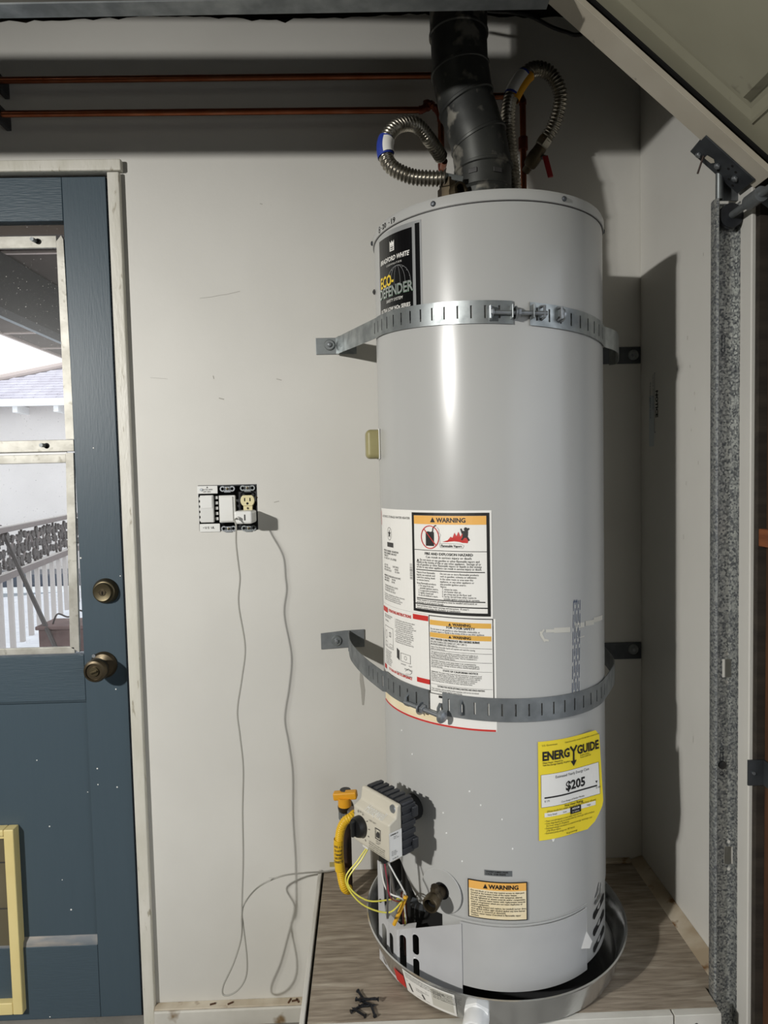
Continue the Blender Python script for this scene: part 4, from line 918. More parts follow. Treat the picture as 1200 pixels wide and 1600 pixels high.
# ------------------------------------------------------------------ seismic straps
def strap_band(name, pts, h, parent, slot_from=0, slot_to=1e9, m='galv', pitch=.0262, sw=.0036, sh=.024):
    pts = [Vector(p) for p in pts]; acc = [0]
    for a, b in zip(pts, pts[1:]): acc.append(acc[-1] + (b - a).length)
    L = acc[-1]
    def P(s):
        for i in range(len(pts) - 1):
            if s <= acc[i + 1] + 1e-9: return pts[i] + (pts[i + 1] - pts[i]) * ((s - acc[i]) / max(acc[i + 1] - acc[i], 1e-9))
        return pts[-1]
    sl = []; s = slot_from + .012
    while s < min(slot_to, L - .01): sl.append((s, s + sw)); s += pitch
    br = sorted(set([0, L] + [k * .008 for k in range(1, int(L / .008))] + [q for t in sl for q in t]))
    zs = [-h / 2, -sh / 2, sh / 2, h / 2]; mb = MB(); o = []
    for s in br:
        p = P(s); o += [p + Vector((0, 0, z)) for z in zs]
    fs = []
    for i, (a, b) in enumerate(zip(br, br[1:])):
        mid = (a + b) / 2; hole = any(t[0] < mid < t[1] for t in sl)
        for j in range(3):
            if hole and j == 1: continue
            fs.append((i * 4 + j, (i + 1) * 4 + j, (i + 1) * 4 + j + 1, i * 4 + j + 1))
    mb.add(o, fs); return mb.build(name, m, parent, solid=.0016, smooth=60)
def arcpts(a0, a1, zf, off=.003, n=40): return [hp(a0 + (a1 - a0) * i / n, zf(a0 + (a1 - a0) * i / n), off) for i in range(n + 1)]
def lag(parent, x, z, tilt=0):
    MB().lathe([(.014, 0), (.014, .003), (.012, .005)], (x, -.004, z), (0, -1, 0), 24).build('washer', 'galv', parent)
    MB().lathe([(.0065, .004), (.0065, .009), (.004, .0115), (.001, .012)], (x, -.004, z), (0, -1, 0), 6).build('lag_bolt', 'zinc', parent)
# upper strap
us = thing('seismic_strap', (HX, -.26, 1.36), 'slotted galvanised seismic strap round the upper part of the heater', 'strap')
zu = lambda a: 1.4005 + (a + 78) * (1.3655 - 1.4005) / 128
left = spline([(-.073, -.008, 1.422), (-.062, -.05, 1.420), (-.028, -.16, 1.411), (.006, -.26, 1.404)], 8) + arcpts(-80, 1.0, zu)
strap_band('strap_band', left, .043, us, .30)
right = arcpts(8.5, 66, zu) + spline([hp(66, zu(66), .003), (.56, -.30, 1.362), (.635, -.10, 1.372), (.640, -.03, 1.378)], 8)[1:]
strap_band('strap_band', right, .043, us, 0, .24)
br_ = MB().box(-.129, -.022, -.004, -.0005, 1.403, 1.446).build('wall_bracket', 'galv', us, bevel=.001)
MB().box(.615, .7345, -.004, -.0005, 1.364, 1.408).build('wall_bracket', 'dark_steel', us, bevel=.001)
MB().add([(-.075, -.004, 1.403), (-.075, -.004, 1.446), (-.066, -.035, 1.444), (-.066, -.035, 1.402)], [(0, 1, 2, 3)]).build('bracket_arm', 'galv', us, solid=.002, smooth=0)
lag(us, -.093, 1.427); lag(us, .714, 1.386)
zb_ = 1.3785
b0, b1 = hp(-8, zb_, .013), hp(15, zb_ - .003, .016)
MB().cyl(b0, b1, .0042, seg=12).build('tension_bolt', 'zinc', us)
t = (b1 - b0).normalized()
MB().lathe([(.0085, 0), (.0085, .005)], b0 - t * .002, t, 6).build('bolt_head', 'zinc', us, bevel=.001)
MB().lathe([(.0095, 0), (.0095, .007)], b0 + t * .047, t, 6).build('bolt_nut', 'zinc', us, bevel=.001)
MB().lathe([(.012, 0), (.012, .002)], b0 + t * .044, t, 20).build('bolt_washer', 'zinc', us)
for a, w_ in ((-8.5, .010), (0.2, .013), (9.0, .013)):
    MB().obox(hp(a, zb_, .010), (.0022, .020, .026), (ht(a), hn(a), (0, 0, 1))).build('strap_ear', 'galv', us, bevel=.001)
for a in (-8.5, 13.8, 22.0):
    MB().tube([hp(a, zb_ - .012, .003), hp(a, zb_ - .010, .016), hp(a, zb_ + .010, .016), hp(a, zb_ + .012, .003)], .003, 8).build('strap_loop', 'zinc', us)
MB().lathe([(.013, 0), (.013, .004)], hp(22.5, 1.376, .008), ht(22.5), 16).build('bolt_end_washer', 'zinc', us)
# lower strap
ls = thing('seismic_strap', (HX, -.26, .60), 'slack slotted seismic strap round the lower part of the heater, bolted at the left', 'strap')
zl = lambda a: .6275 + (a + 60) * (.6165 - .6275) / 110
left = spline([(-.058, -.006, .640), (-.060, -.05, .640), (-.050, -.13, .638), (-.018, -.235, .632), hp(-76, .628, .012)], 10) + arcpts(-74, -40.0, zl, .006)
strap_band('strap_band', left, .046, ls, .25, m='galv_dull')
right = arcpts(-33.0, 62, zl) + spline([hp(62, zl(62), .003), (.53, -.33, .614), (.572, -.24, .608), (.60, -.12, .600), (.612, -.03, .596)], 8)[1:]
strap_band('strap_band', right, .046, ls, 0, .42, m='galv_dull')
MB().prism([(-.137, .617), (-.137, .660), (-.075, .666), (-.020, .668), (-.020, .621), (-.075, .620)], (0, -.004, 0), (1, 0, 0), (0, 0, 1), (0, .0035, 0)).build('wall_bracket', 'galv_dull', ls)
MB().add([(-.060, -.004, .620), (-.060, -.004, .666), (-.062, -.036, .664), (-.062, -.036, .618)], [(0, 1, 2, 3)]).build('bracket_arm', 'galv_dull', ls, solid=.002, smooth=0)
MB().box(.605, .734, -.004, -.0005, .566, .612).build('wall_bracket', 'dark_steel', ls, bevel=.001)
lag(ls, -.071 - .024, .640); lag(ls, .711, .593)
b0, b1 = hp(-53, .612, .014), hp(-31.5, .606, .022); t = (b1 - b0).normalized()
MB().cyl(b0, b1, .0046, seg=12).build('tension_bolt', 'zinc', ls)
MB().lathe([(.013, 0), (.0135, .003), (.010, .008), (.003, .0105)], b1 - t * .002, t, 20).build('bolt_head', 'zinc', ls)
MB().lathe([(.010, 0), (.010, .008)], b0 + t * .047, t, 6).build('bolt_nut', 'zinc', ls, bevel=.001)
MB().lathe([(.013, 0), (.013, .0025)], b0 + t * .043, t, 20).build('bolt_washer', 'zinc', ls)
for a, zz in ((-52.5, .616), (-34.0, .610), (-24, .622)):
    MB().tube([hp(a, zz - .012, .004), hp(a, zz - .008, .013), hp(a, zz + .008, .013), hp(a, zz + .014, .004)], .0034, 8).build('strap_loop', 'galv_dull', ls)

# ------------------------------------------------------------------ flue pipe
vp_ = thing('flue_pipe', (HX, HYY, 1.61), 'black-stained round metal flue pipe with an elbow rising from the heater top', 'flue pipe')
C_ = [(.272, 1.612), (.272, 1.752), (.262, 1.815), (.236, 1.895), (.224, 1.965), (.222, 2.04), (.222, 2.4995)]
tl_ = [0, .06, .40, .42, .14, 0, 0]; rr = .0615
def vring(k, r): mb = MB(); n = Vector((-math.sin(tl_[k]), 0, math.cos(tl_[k]))); return mb.ring((C_[k][0], HYY, C_[k][1]), n, r, 48, ref=(0, 1, 0))
for k, nm in enumerate(('collar', 'elbow_gore', 'elbow_gore', 'elbow_gore', 'pipe_section', 'pipe_section')):
    r0_, r1_ = rr + .0012 * (k % 2), rr + .0012 * (k % 2)
    MB().loft([vring(k, r0_), vring(k + 1, r1_)], False).build(nm, 'vent_black', vp_, smooth=60)
    if 0 < k < 6:
        c = Vector((C_[k][0], HYY, C_[k][1])); n_ = Vector((-math.sin(tl_[k]), 0, math.cos(tl_[k])))
        MB().lathe([(rr + .0005, -.005), (rr + .0034, -.003), (rr + .0034, .002), (rr + .0005, .004)], c, n_, 48, cap=False, ref=(0, 1, 0)).build('joint_bead', 'vent_black', vp_)
for z in (1.70, 1.655): MB().lathe([(rr, -.004), (rr + .003, 0), (rr, .004)], (HX - .002, HYY, z), (0, 0, 1), 48, cap=False).build('collar_bead', 'vent_black', vp_)
MB().lathe([(.074, 1.6115), (.074, 1.616), (.063, 1.622), (.0625, 1.650)], (HX, HYY, 0), (0, 0, 1), 48, cap=False).build('flue_outlet', 'galv_dull', vp_)
for a, z in ((-32, 1.728), (18, 1.726)):
    t_ = math.radians(a); MB().obox((HX - .001 + (rr + .001) * math.sin(t_), HYY - (rr + .001) * math.cos(t_), z), (.020, .003, .010), (ht(a), hn(a), (0, 0, 1))).build('flue_screw_tab', 'ink_soft', vp_, bevel=.001)

# ------------------------------------------------------------------ flexible water connectors and copper
def flex(name, pts, r, label, u0, u1):
    th = thing(name, pts[0], label, 'water connector')
    P = resample(spline(pts, 24), .00165)
    MB().tube(P, r, 14, rf=lambda i: r * (.86 + .14 * math.sin(i * 2 * math.pi / 5))).build('corrugated_hose', 'flex_steel', th, smooth=80)
    n = len(P)
    a, b = int(u0 * n), int(u1 * n)
    MB().tube(P[a:b:3], r + .0008, 14, cap=False).build('paper_sleeve', 'blue_band', th)
    return th, P
fx, P = flex('flexible_connector', [(.356, -.195, 1.66), (.358, -.195, 1.745), (.349, -.195, 1.83), (.345, -.195, 1.90), (.356, -.19, 1.958), (.400, -.18, 2.018), (.450, -.165, 2.022), (.482, -.15, 1.980), (.474, -.13, 1.925), (.452, -.115, 1.890)], .0174, 'corrugated steel water connector looping over at the right of the flue', .50, .62)
n = len(P); MB().tube(P[int(.51 * n):int(.61 * n):3], .0186, 14, cap=False).build('sleeve_print', 'paper_white', fx)
fx['category'] = 'water connector'
hx_ = [c for c in fx.children if c.name.startswith('sleeve_print')][0]
MB().tube([q + Vector((.006, -.004, -.010)) for q in P[int(.50 * n):int(.63 * n):3]], .0125, 12, cap=False).build('yellow_sleeve', 'lever_yellow', fx)
MB().lathe([(.0150, 0), (.0150, .03)], (.356, -.195, 1.695), (0, 0, 1), 20).build('end_collar', 'flex_steel', fx)
MB().lathe([(.0125, 0), (.0125, .09)], (.356, -.195, 1.612), (0, 0, 1), 20).build('nipple', 'iron', fx)
MB().lathe([(.017, 0), (.019, .006), (.019, .018), (.016, .022)], P[-1] - (P[-1] - P[-8]).normalized() * .006, P[-1] - P[-8], 6).build('swivel_nut', 'flex_steel', fx)
fl, P = flex('flexible_connector', [(.182, -.325, 1.712), (.150, -.32, 1.714), (.106, -.31, 1.724), (.064, -.30, 1.752), (.054, -.29, 1.800), (.080, -.27, 1.848), (.125, -.24, 1.868), (.165, -.19, 1.855), (.195, -.14, 1.842)], .0170, 'corrugated steel water connector curling out at the left of the flue', .36, .47)
n = len(P); MB().tube([q + Vector((.004, -.004, 0)) for q in P[int(.37 * n):int(.46 * n):3]], .0158, 14, cap=False).build('sleeve_print', 'paper_white', fl)
MB().obox((.190, -.330, 1.713), (.058, .004, .012), ((.97, 0, -.2), (0, 1, 0), (.2, 0, .97))).build('bonding_clip', 'galv', fl, bevel=.001)
un = MB().lathe([(.018, 1.612), (.018, 1.652), (.023, 1.656), (.023, 1.690), (.019, 1.694), (.019, 1.712)], (.188, -.315, 0), (0, 0, 1), 8).build('brass_union', 'brass_dark', fl)
MB().lathe([(.017, 0), (.019, .004), (.019, .022), (.014, .022), (.012, .006), (.001, .006)], (.200, -.325, 1.678), (.55, -.83, 0), 18).build('union_port', 'brass_dark', fl)
def copper(name, label, pts, r=.0078, bend=.016):
    th = thing(name, pts[0], label, 'copper pipe'); pts = [Vector(p) for p in pts]; path = [pts[0]]
    for a, b, c in zip(pts, pts[1:], pts[2:]):
        u, v = (a - b).normalized(), (c - b).normalized()
        path += [b + u * bend, b + (u + v) * bend * .3, b + v * bend]
        MB().tube([b + u * bend * 1.3, b + u * bend * .9, b + (u + v) * bend * .28, b + v * bend * .9, b + v * bend * 1.3], r + .0018, 12).build('elbow', 'copper_old', th)
    MB().tube(path + [pts[-1]], r, 14).build('pipe', 'copper', th); return th
zA, zB = at(0, 127, Y=-.045).z, at(0, 178, Y=-.045).z
zA2, zB2 = at(660, 118, Y=-.045).z, at(640, 172, Y=-.045).z
c1 = copper('copper_pipe', 'upper of the two copper pipes running along the wall', [(-1.88, -.045, zA), (.245, -.045, zA2), (.245, -.045, 2.035), (.415, -.05, 2.033), (.415, -.05, 1.56)])
c2 = copper('copper_pipe', 'lower of the two copper pipes running along the wall', [(-1.88, -.045, zB), (.172, -.045, zB2), (.172, -.045, 2.025), (.205, -.06, 1.99), (.205, -.06, 1.842), (.205, -.12, 1.842)])
for c_, z in ((c1, zA), (c2, zB)):
    MB().box(-.905, -.892, -.060, -.0005, z - .020, z + .020).build('pipe_clamp', 'black_plastic', c_, bevel=.002)
MB().lathe([(.012, 0), (.012, .03)], (.415, -.05, 1.90), (0, 0, 1), 14).build('tee_fitting', 'copper_old', c1)
# ball valve on the right riser
bv = thing('ball_valve', (.415, -.06, 1.87), 'brass ball valve with a red lever at the right connector', 'valve')
va0, va1 = Vector((.418, -.058, 1.842)), Vector((.449, -.112, 1.884)); tv = (va1 - va0).normalized()
MB().lathe([(.010, 0), (.011, .014), (.016, .018), (.018, .030), (.018, .044), (.016, .054), (.014, (va1 - va0).length)], va0, tv, 16).build('valve_body', 'brass_dark', bv)
st_ = va0 + tv * .045
MB().cyl(st_, st_ + Vector((.022, -.012, -.012)), .006, seg=10).build('valve_stem', 'dark_steel', bv)
MB().obox(st_ + Vector((.026, -.014, -.034)), (.016, .005, .055), ((.9, .3, .25), (-.3, .95, 0), (-.25, 0, .97))).build('lever', 'red_handle', bv, bevel=.004)

# ------------------------------------------------------------------ gas pipe, shut-off valve and yellow connector
gp = thing('gas_pipe', (-.078, -.095, 0), 'dark iron gas pipe standing up through the platform behind the heater', 'gas pipe')
MB().cyl((-.078, -.095, -.02), (-.078, -.095, .20), .0125, seg=16).build('iron_pipe', 'iron', gp)
MB().lathe([(.019, 0), (.019, .022)], (-.078, -.095, .195), (0, 0, 1), 8).build('pipe_coupling', 'galv_dull', gp)
MB().ball((-.078, -.095, .226), .021, 14, 10).build('valve_body', 'brass_dark', gp)
MB().cyl((-.078, -.095, .24), (-.078, -.095, .272), .014, seg=14).build('valve_bonnet', 'ink_soft', gp)
lv = MB().obox((-.078, -.105, .262), (.062, .022, .020), ((.98, -.15, .1), (.15, .98, 0), (-.1, 0, .99))).build('lever', 'lever_yellow', gp, bevel=.004)
MB().cyl((-.080, -.108, .236), (-.080, -.108, .258), .017, seg=16).build('lever_hub', 'lever_yellow', lv)
MB().lathe([(.014, 0), (.016, .004), (.016, .02), (.012, .022)], (-.066, -.112, .222), (.8, -.6, 0), 6).build('flare_nut', 'zinc', gp)
gf = thing('yellow_gas_connector', (-.09, -.15, .03), 'yellow coated flexible gas connector hanging beside the iron pipe', 'gas connector')
P = resample(spline([(-.054, -.125, .222), (-.062, -.146, .225), (-.080, -.152, .216), (-.092, -.150, .185), (-.095, -.148, .13), (-.091, -.148, .075), (-.084, -.148, .044), (-.074, -.136, .030)], 20), .0012)
MB().tube(P, .0118, 12, rf=lambda i: .0118 * (.93 + .07 * math.sin(i * 2 * math.pi / 4))).build('coated_hose', 'gas_yellow', gf, smooth=80)
n = len(P); MB().tube([q + Vector((-.0015, -.0015, 0)) for q in P[int(.38 * n):int(.72 * n):4]], .0124, 12, cap=False).build('printed_wrap', 'gas_yellow', gf)
m = MB(); q = P[int(.55 * n)]
m.text('WARNING\nDo not use\nif damaged\nGAS ONLY\nCONNECTOR', .0085, lambda u, v: Vector((q.x - .0015 + .0130 * math.sin(u / .0130), q.y - .0015 - .0130 * math.cos(u / .0130), q.z + v - .0)), 0, .024, 'CENTER', lead=1.15, sx=.55, bold=.02)
lab('wrap_print', m, 'ink_soft', gf)
MB().obox((-.112, -.148, .105), (.016, .001, .012), ((1, 0, 0), (0, 1, 0), (0, 0, 1))).build('paper_tag', 'plastic_tan', gf)

# ------------------------------------------------------------------ electrical box with three devices
eb = thing('electrical_box', (-.374, 0, .944), 'open three-gang electrical box in the wall with two switches and an outlet, no cover plate', 'electrical box')
w0, w1, zA_, zB_ = -.4515, -.2965, .9445, 1.0655
MB().box(w0, w1, .062, .066, zA_, zB_).box(w0, w0 + .003, .002, .062, zA_, zB_).box(w1 - .003, w1, .002, .062, zA_, zB_).box(w0 + .003, w1 - .003, .002, .062, zA_, zA_ + .003).box(w0 + .003, w1 - .003, .002, .062, zB_ - .003, zB_).build('box_shell', 'black_plastic', eb)
def dev(px, py): p = at(px, py, Y=-.004); return p.x, p.z
def yoke_plate(mb, x, z, w, h, y=-.003): mb.box(x - w / 2, x + w / 2, y, y + .002, z - h / 2, z + h / 2)
# dimmer style switch on the left
x, z = dev(325, 795)
sw = MB().box(x - .027, x + .027, -.004, -.001, z + .040, z + .061).box(x - .024, x + .030, -.004, -.001, z - .062, z - .040).box(x - .027, x - .024, -.004, -.001, z - .040, z + .040).build('dimmer_switch', 'white_plastic', eb, bevel=.0015)
MB().box(x - .0185, x + .0165, -.014, -.001, z - .036, z + .036).build('rocker', 'grey_white_plastic', sw, bevel=.002)
MB().box(x - .016, x + .014, -.0155, -.014, z + .002, z + .034).build('rocker_face', 'white_plastic', sw, bevel=.0015)
for k in range(5): MB().box(x + .019, x + .0265, -.0035, .006, z - .031 + k * .014, z - .023 + k * .014).build('heat_fin', 'grey_white_plastic', sw, bevel=.001)
for k in range(5): MB().box(x - .024, x - .0185, -.0025, .006, z - .033 + k * .014, z - .025 + k * .014).build('heat_fin', 'grey_white_plastic', sw, bevel=.001)
lab('switch_print', MB().text('RATED 600W\n120V~60Hz', .0055, lambda u, v: Vector((x - .012 + u, -.0045, z + .049 + v)), sx=.8).text('▲', .006, lambda u, v: Vector((x - .003 + u, -.0045, z + .055 + v))).text('• U S  UL', .008, lambda u, v: Vector((x - .015 + u, -.0045, z - .053 + v)), bold=.03), 'ink_soft', sw)
MB().cyl((x - .016, -.006, z + .051), (x - .016, -.004, z + .051), .004, seg=10).build('mount_screw', 'zinc', sw)
# plain rocker switch
x2, z2 = dev(356, 795)
s2 = MB().box(x2 - .0215, x2 + .0215, -.012, .0, z2 - .036, z2 + .036).build('rocker_switch', 'grey_white_plastic', eb, bevel=.002)
MB().box(x2 - .018, x2 + .016, -.0155, -.010, z2 - .033, z2 + .033).build('rocker', 'white_plastic', s2, bevel=.002)
def ears(parent, x, z, m='zinc', h=.053):
    for sg in (1, -1):
        for dx in (-.0125, .0125): MB().lathe([(.0042, 0), (.0075, 0), (.0075, .002), (.0042, .002)], (x + dx, -.001, z + sg * h), (0, -1, 0), 14, cap=False).build('mount_ear', m, parent)
        MB().box(x - .009, x + .009, -.003, -.001, z + sg * h - .010, z + sg * h + .006).build('yoke_tab', m, parent, bevel=.0015)
        MB().lathe([(.0035, 0), (.0035, .002), (.001, .0028)], (x, -.003, z + sg * h), (0, -1, 0), 10).build('yoke_screw', 'brass_old', parent)
ears(s2, x2, z2)
# duplex receptacle
x3, z3 = dev(387.5, 794)
rc = MB().box(x3 - .012, x3 + .012, -.006, .004, z3 - .012, z3 + .012).build('duplex_outlet', 'ivory_plastic', eb, bevel=.0015)
for sg in (1, -1):
    cz = z3 + sg * .0205
    pts = [(.0185 * math.cos(t), max(-.0140, min(.0140, .0185 * math.sin(t)))) for t in [2 * math.pi * k / 28 for k in range(28)]]
    fc_ = MB().prism(pts, (x3, -.010, cz), (1, 0, 0), (0, 0, 1), (0, .012, 0)).build('outlet_face', 'ivory_plastic', rc, bevel=.0015)
    MB().box(x3 - .0085, x3 - .0055, -.0104, -.0095, cz - .002, cz + .007).box(x3 + .0055, x3 + .0085, -.0104, -.0095, cz - .002, cz + .007).cyl((x3, -.0104, cz - .0078), (x3, -.0095, cz - .0078), .0032, seg=12).build('outlet_slots', 'soot_and_shade', rc)
MB().cyl((x3, -.0075, z3), (x3, -.006, z3), .0028, seg=10).build('centre_screw', 'brass_old', rc)
ears(rc, x3, z3, 'galv', .0535)
MB().tube(spline([(x3 + .02, .02, z3 + .02), (x3 + .027, .005, z3 + .024), (x3 + .022, .0, z3 + .03)], 6), .0022, 6).build('loose_wire', 'brass_old', eb)
# charger and its cord
cx, cz = dev(381, 807)
PY = -.080
chg = thing('usb_charger', (cx, -.03, cz - .02), 'white cube phone charger plugged into the lower outlet', 'charger')
p0 = at(384, 806, Y=PY)
ch = MB().box(x3 - .0235, x3 + .0235, PY, -.0106, z3 - .0205 - .0165, z3 - .0205 + .0165).build('charger_body', 'white_plastic', chg, bevel=.006, bseg=4)
MB().box(x3 + .003, x3 + .0065, PY - .0004, PY + .002, z3 - .028, z3 - .013).build('charger_port', 'ink_soft', chg)
pl0 = Vector((x3 - .011, PY, z3 - .0215))
MB().tube([pl0, pl0 + Vector((-.002, -.012, 0))], .0042, 10).build('cable_plug', 'grey_white_plastic', chg)
def wy(px, py, y): return at(px, py, Y=y)
y0_ = PY - .014
cpts = [pl0 + Vector((-.002, -.012, 0)), pl0 + Vector((-.006, -.022, -.004)), wy(369, 822, y0_ - .012), wy(369, 850, -0.136), wy(373, 885, -0.136), wy(375, 905, -0.136), wy(373, 945, -0.133), wy(383, 1010, -0.136), wy(378, 1060, -0.139), wy(371, 1110, -0.139), wy(375, 1150, -0.143), wy(380, 1200, -0.146), wy(379, 1270, -0.149), wy(380, 1340, -0.155), wy(378, 1420, -0.160), wy(380, 1445, -0.143), wy(386, 1500, -0.149), wy(383, 1530, -0.149), wy(368, 1550, -0.149), wy(350, 1555, -0.146), wy(349, 1540, -0.143), wy(365, 1505, -0.140), wy(377, 1465, -0.138), wy(378, 1430, -0.152), wy(383, 1410, -0.146), wy(405, 1385, -.085), wy(440, 1369, -.07), wy(475, 1364, -.05), wy(505, 1362, -.03), wy(530, 1358, -.02)]
MB().tube(resample(spline(cpts, 10), .004), .0022, 8).build('charger_cord', 'cord_grey', label='thin grey charging cord hanging from the outlet and looping near the floor', cat='cord')

# ------------------------------------------------------------------ sectional garage door, raised
gd = thing('garage_door', (.45, -1.9, 1.56), 'raised cream steel sectional garage door at the upper right', 'garage door')
GA = Vector((.629, -.52, 1.695)); gdir = Vector((-.754, 0, .657)); gn = Vector((.657, 0, .754)); gy = Vector((0, -1, 0))
def G(s, w, o=0): return GA + gdir * s + gy * w + gn * o
DW = 2.9
def gbox(name, s0, s1, w0, w1, o0, o1, m, p=gd, bev=.0015): return MB().obox(G((s0 + s1) / 2, (w0 + w1) / 2, (o0 + o1) / 2), (s1 - s0, w1 - w0, o1 - o0), (gdir, gy, gn)).build(name, m, p, bevel=bev)
SB, ST = -.142, .395
gbox('end_stile', SB, ST, 0, .0545, 0, .002, 'door_stile', bev=.0005)
gbox('stile_lip', SB, ST, .0525, .0545, .002, .010, 'door_stile', bev=.0003)
gbox('stile_back', SB, ST, 0, .003, .002, .045, 'door_stile', bev=.0005)
gbox('stile_shade', SB, ST, .0035, .033, .0345, .0378, 'soot_and_shade', bev=.0003)  # black strip on the skin painting the shade under the stile lip
gbox('end_stile', SB, ST, DW - .054, DW, 0, .045, 'door_stile')
gbox('panel_skin', SB, ST, .0032, DW - .0545, .038, .042, 'door_panel')
gbox('bottom_rail', SB, SB + .012, .0558, DW - .0545, .012, .038, 'door_stile')
k = 0; w = .064
while w + .52 < DW - .05:
    s0, s1, w1 = -.056, .345, w + .53
    def rect(i, o): return [G(s0 + i, w + i, o), G(s1 - i, w + i, o), G(s1 - i, w1 - i, o), G(s0 + i, w1 - i, o)]
    rings = [rect(0, .038), rect(.0015, .0345), rect(.006, .0345), rect(.030, .0400), rect(.046, .024), rect(.050, .024)]
    mm = MB(); o = [p for r in rings for p in r]
    fs = [(4 * q + i, 4 * q + (i + 1) % 4, 4 * q + 4 + (i + 1) % 4, 4 * q + 4 + i) for q in range(len(rings) - 1) for i in range(4)] + [(20, 21, 22, 23)]
    mm.add(o, fs).build('embossed_panel', 'door_panel', gd, smooth=0); w += .63
# further sections, curving up to the horizontal
prev = G(ST + .003, 0, 0)
for k, (ang, L) in enumerate(((24, .50), (3, .50), (0, .50), (0, .50))):
    t_ = Vector((-math.cos(math.radians(ang)), 0, math.sin(math.radians(ang)))); nn_ = Vector((math.sin(math.radians(ang)), 0, math.cos(math.radians(ang))))
    if k > 1: t_ = Vector((-1, 0, 0)); nn_ = Vector((0, 0, 1))
    c = prev + t_ * L / 2 + gy * DW / 2 + nn_ * .025
    MB().obox(c, (L - .004, DW, .045), (t_, gy, nn_)).build('door_section', 'door_panel', gd, bevel=.004)
    prev = prev + t_ * L
# bottom fixture and roller
bf = gbox('bottom_bracket', -.130, -.008, -.036, .021, -.0035, -.0005, 'dark_steel', bev=.0008)
gbox('bracket_flange', -.130, -.008, -.0375, -.0355, -.0035, .028, 'dark_steel', p=bf)
for s, w_, r_ in ((-.024, -.026, .006), (-.064, -.014, .0065), (-.104, -.008, .0065)):
    MB().lathe([(r_, 0), (r_, .004), (r_ * .6, .006)], G(s, w_, -.0035), -gn, 6).build('bracket_bolt', 'zinc', bf, bevel=.0008)
MB().tube([G(-.032, -.020, -.004), G(-.046, -.030, -.030)], .0018, 6).build('bolt_tail', 'iron', bf)
for s, w_ in ((-.082, -.002), (-.083, .010), (-.098, -.022), (-.072, -.024), (-.112, -.028), (-.096, .004)):
    MB().lathe([(.0028, 0), (.0028, .0006)], G(s, w_, -.0034), -gn, 10).build('bracket_hole', 'soot_and_shade', bf)
poly(MB(), lambda u, v: G(u, v, -.0042), [(-.036, -.023), (-.036, -.012), (-.050, -.008), (-.056, -.014), (-.052, -.022)]).build('bracket_slot', 'door_stile', bf, smooth=0)
q0 = at(1196, 284, Y=-.63); q1 = Vector((q0.x, -.485, q0.z))
q0 = Vector((.712, -.63, 1.565)); q1 = Vector((.712, -.485, 1.565))
MB().cyl(q0, q1, .0065, seg=12).build('roller_stem', 'galv_dull', gd)
MB().cyl((q0.x, -.585, q0.z), (q0.x, -.545, q0.z), .0135, seg=16).build('stem_sleeve', 'galv_dull', gd)
MB().lathe([(.008, 0), (.023, .001), (.023, .004), (.019, .007), (.023, .010), (.023, .013), (.008, .014)], q1 + Vector((0, -.004, 0)), (0, 1, 0), 24).build('roller_wheel', 'black_plastic', gd)
MB().obox((.745, -.60, 1.565), (.03, .09, .03), ((.8, 0, -.6), (0, 1, 0), (.6, 0, .8))).build('stem_housing', 'dark_steel', gd, bevel=.004)

# ------------------------------------------------------------------ vertical track
tk = thing('garage_door_track', (.715, -.47, FL), 'galvanised vertical garage door track standing at the right wall end', 'track')
YW = -.466; ZT = 1.595
hl = [(.7085, .7275, .655, .693), (.7135, .7325, .264, .302)]
wb_ = walls(MB(), [.6935, .7085, .7135, .7275, .7325, .7335], [FL, .264, .302, .655, .693, ZT], YW, YW + .0018, hl)
wb_.build('track_web', 'spangle', tk, smooth=0)
prof = [(.6935, YW + .0018), (.6935, YW), (.691, YW - .004), (.6885, YW - .014), (.687, YW - .024), (.684, YW - .0275), (.680, YW - .026), (.6785, YW - .021), (.6790, YW - .010), (.682, YW - .001)]
MB().prism(prof, (0, 0, FL), (1, 0, 0), (0, 1, 0), (0, 0, ZT - FL)).build('rolled_lip', 'spangle', tk)
MB().prism([(.7335, YW + .0018), (.7335, YW - .012), (.7348, YW - .012), (.7348, YW + .0018)], (0, 0, FL), (1, 0, 0), (0, 1, 0), (0, 0, ZT - FL)).build('side_flange', 'spangle', tk)
for z in (.7035, .6455, .3125, .2545):
    MB().lathe([(.0035, 0), (.0035, .0006)], (.718 + (.005 if z < .4 else 0), YW, z), (0, -1, 0), 12).build('punched_hole', 'wall_paint', tk)
for z in (1.338, 1.312, .508, .456):
    MB().lathe([(.0032, 0), (.0045, 0), (.0045, .0008), (.0032, .0008)], (.708, YW, z), (0, -1, 0), 14, cap=False).build('punch_ring', 'dark_steel', tk)
for z in (1.325, .492): frame(MB(), lambda u, v: Vector((.7045 + u, YW - .0006, z - .010 + v)), 0, .007, 0, .020, .0012, nu=1).build('punch_slot', 'dark_steel', tk, smooth=0)
MB().lathe([(.0085, 0), (.008, .003), (.003, .005)], (.709, YW, .474), (0, -1, 0), 16).build('carriage_bolt', 'ink_soft', tk)
jb = MB().box(.724, .7565, -.5340, -.5300, .462, .512).build('jamb_bracket', 'dark_steel', tk)
MB().box(.7538, .7565, -.60, -.5340, .462, .512).build('bracket_return', 'dark_steel', jb)
MB().cyl((.734, -.5340, .487), (.734, -.5370, .487), .003, seg=8).build('bracket_rivet', 'zinc', jb)
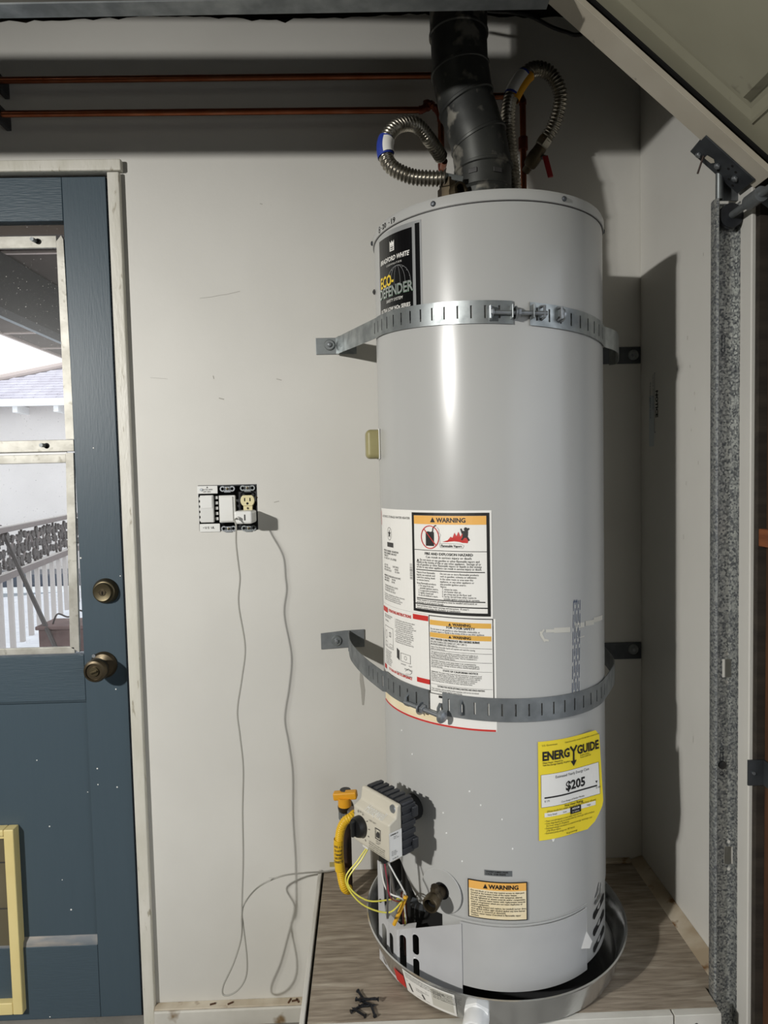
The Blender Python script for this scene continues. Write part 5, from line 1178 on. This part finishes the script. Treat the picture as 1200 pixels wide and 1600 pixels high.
# curved upper part
cur = [(.716, 1.60), (.715, 1.68), (.700, 1.77), (.655, 1.87), (.58, 1.95), (.48, 2.015), (.34, 2.09), (.2, 2.14), (-.2, 2.19), (-1.6, 2.21)]
P = spline([(x, -.478, z) for x, z in cur], 8); m = MB(); rings = []
for i, p in enumerate(P):
    t_ = (P[min(i + 1, len(P) - 1)] - P[max(i - 1, 0)]).normalized(); u_ = Vector((-t_.z, 0, t_.x))
    rings.append([p + u_ * a + Vector((0, b, 0)) for a, b in ((.024, -.010), (.024, .012), (-.024, .012), (-.024, -.010), (-.021, -.010), (-.021, .009), (.021, .009), (.021, -.010))])
m.loft(rings, True).build('curved_track', 'galv_dull', tk, smooth=50)
MB().cyl((.688, -.486, 1.595), (.688, -.486, 1.675), .0065, seg=12).build('track_lip', 'galv', tk)

# ------------------------------------------------------------------ odds and ends
MB().tube(spline([at(690, 2, Y=-.15), at(760, 16, Y=-.15), at(800, 19, Y=-.18), at(830, 26, Y=-.12), at(862, 42, Y=-.10), at(885, 50, Y=-.12), at(905, 54, Y=-.2), at(960, 40, Y=-.3)], 10), .0042, 8).build('black_cable', 'cable_black', label='black cable drooping from the ceiling behind the garage door', cat='cable')
def fw(u, v): p = Vector((XR - .0006, -.070 - u, 1.30 - v)); return p
nt_ = thing('wall_notice_stamp', (XR - .001, -.07, 1.12), 'faded notice stamped sideways on the right wall beside the heater', 'notice')
# reads downwards: text x runs down the wall, text y towards the back corner
def fd(x, y): return Vector((XR - .0008, -.098 - y, 1.275 - x))
lab('notice_word', MB().text('NOTICE', .0185, fd, -.005, -.002, bold=.05, sx=1.0), 'ink', nt_)
m = MB(); ribbon(m, fd, [(-.05, -.004), (-.05, -.009), (.10, -.009), (.10, -.002)], .0016)
m.text('THIS PANEL MUST BE COVERED', .0075, fd, -.048, -.020, sx=.85)
m.text('fire rated gypsum board', .0095, fd, -.030, -.036, sx=1.0)
lab('notice_lines', m, 'blue_print', nt_)
lab('notice_tint', MB().patch(lambda u, v: Vector((XR - .0004, v, u)), 1.14, 1.27, -.085, -.055, 2, 1), 'blue_tint', nt_)
# plaster scar under the lower left bracket
MB().prism([(-.034, .555), (-.026, .575), (-.028, .548), (-.022, .50), (-.026, .46), (-.031, .46), (-.033, .50), (-.036, .53)], (0, -.0008, 0), (1, 0, 0), (0, 0, 1), (0, .0012, 0)).build('plaster_scar', 'scuff', label='ragged plaster scar in the wall below the lower left strap bracket', cat='plaster scar', smooth=0)
# ------------------------------------------------------------------ work lamp to the left behind the camera
wl = thing('work_lamp', (-2.14, -2.64, FL), 'twin flood work lamp on a tripod to the left behind the camera', 'lamp')
bx_, by_ = -2.145, -2.68
MB().cyl((bx_, by_, FL + .25), (bx_, by_, 1.75), .012).build('pole', 'galv_dull', wl)
for k in range(3):
    a = k * 2.094 + .5
    MB().tube([(bx_, by_, FL + .5), (bx_ + .35 * math.cos(a), by_ + .35 * math.sin(a), FL + .01)], .009, 8).build('leg', 'galv_dull', wl)
MB().tube([(bx_ - .07, by_ + .045, 1.75), (bx_ + .07, by_ - .045, 1.75)], .01, 8).build('crossbar', 'galv_dull', wl)
for P, pw in zip((LAMP_A, LAMP_B), LAMP_POWER):
    P = Vector(P); ax = (Vector(LAMP_AIM) - P).normalized()
    MB().lathe([(.012, -.12), (.02, -.10), (.048, -.045)], P, ax, 20).build('flood_head', 'black_plastic', wl)
    ld = bpy.data.lights.new('flood_light', 'SPOT'); ld.energy = pw; ld.shadow_soft_size = .042; ld.color = (1.0, .98, .94)
    ld.spot_size = math.radians(92); ld.spot_blend = 1.0
    lo = bpy.data.objects.new('flood_light', ld); COL.objects.link(lo); lo.parent = wl; lo.location = W(P) - Vector(wl['_o'])
    lo.rotation_euler = ax.to_track_quat('-Z', 'Y').to_euler()
for o in bpy.data.objects:
    if '_o' in o: del o['_o']
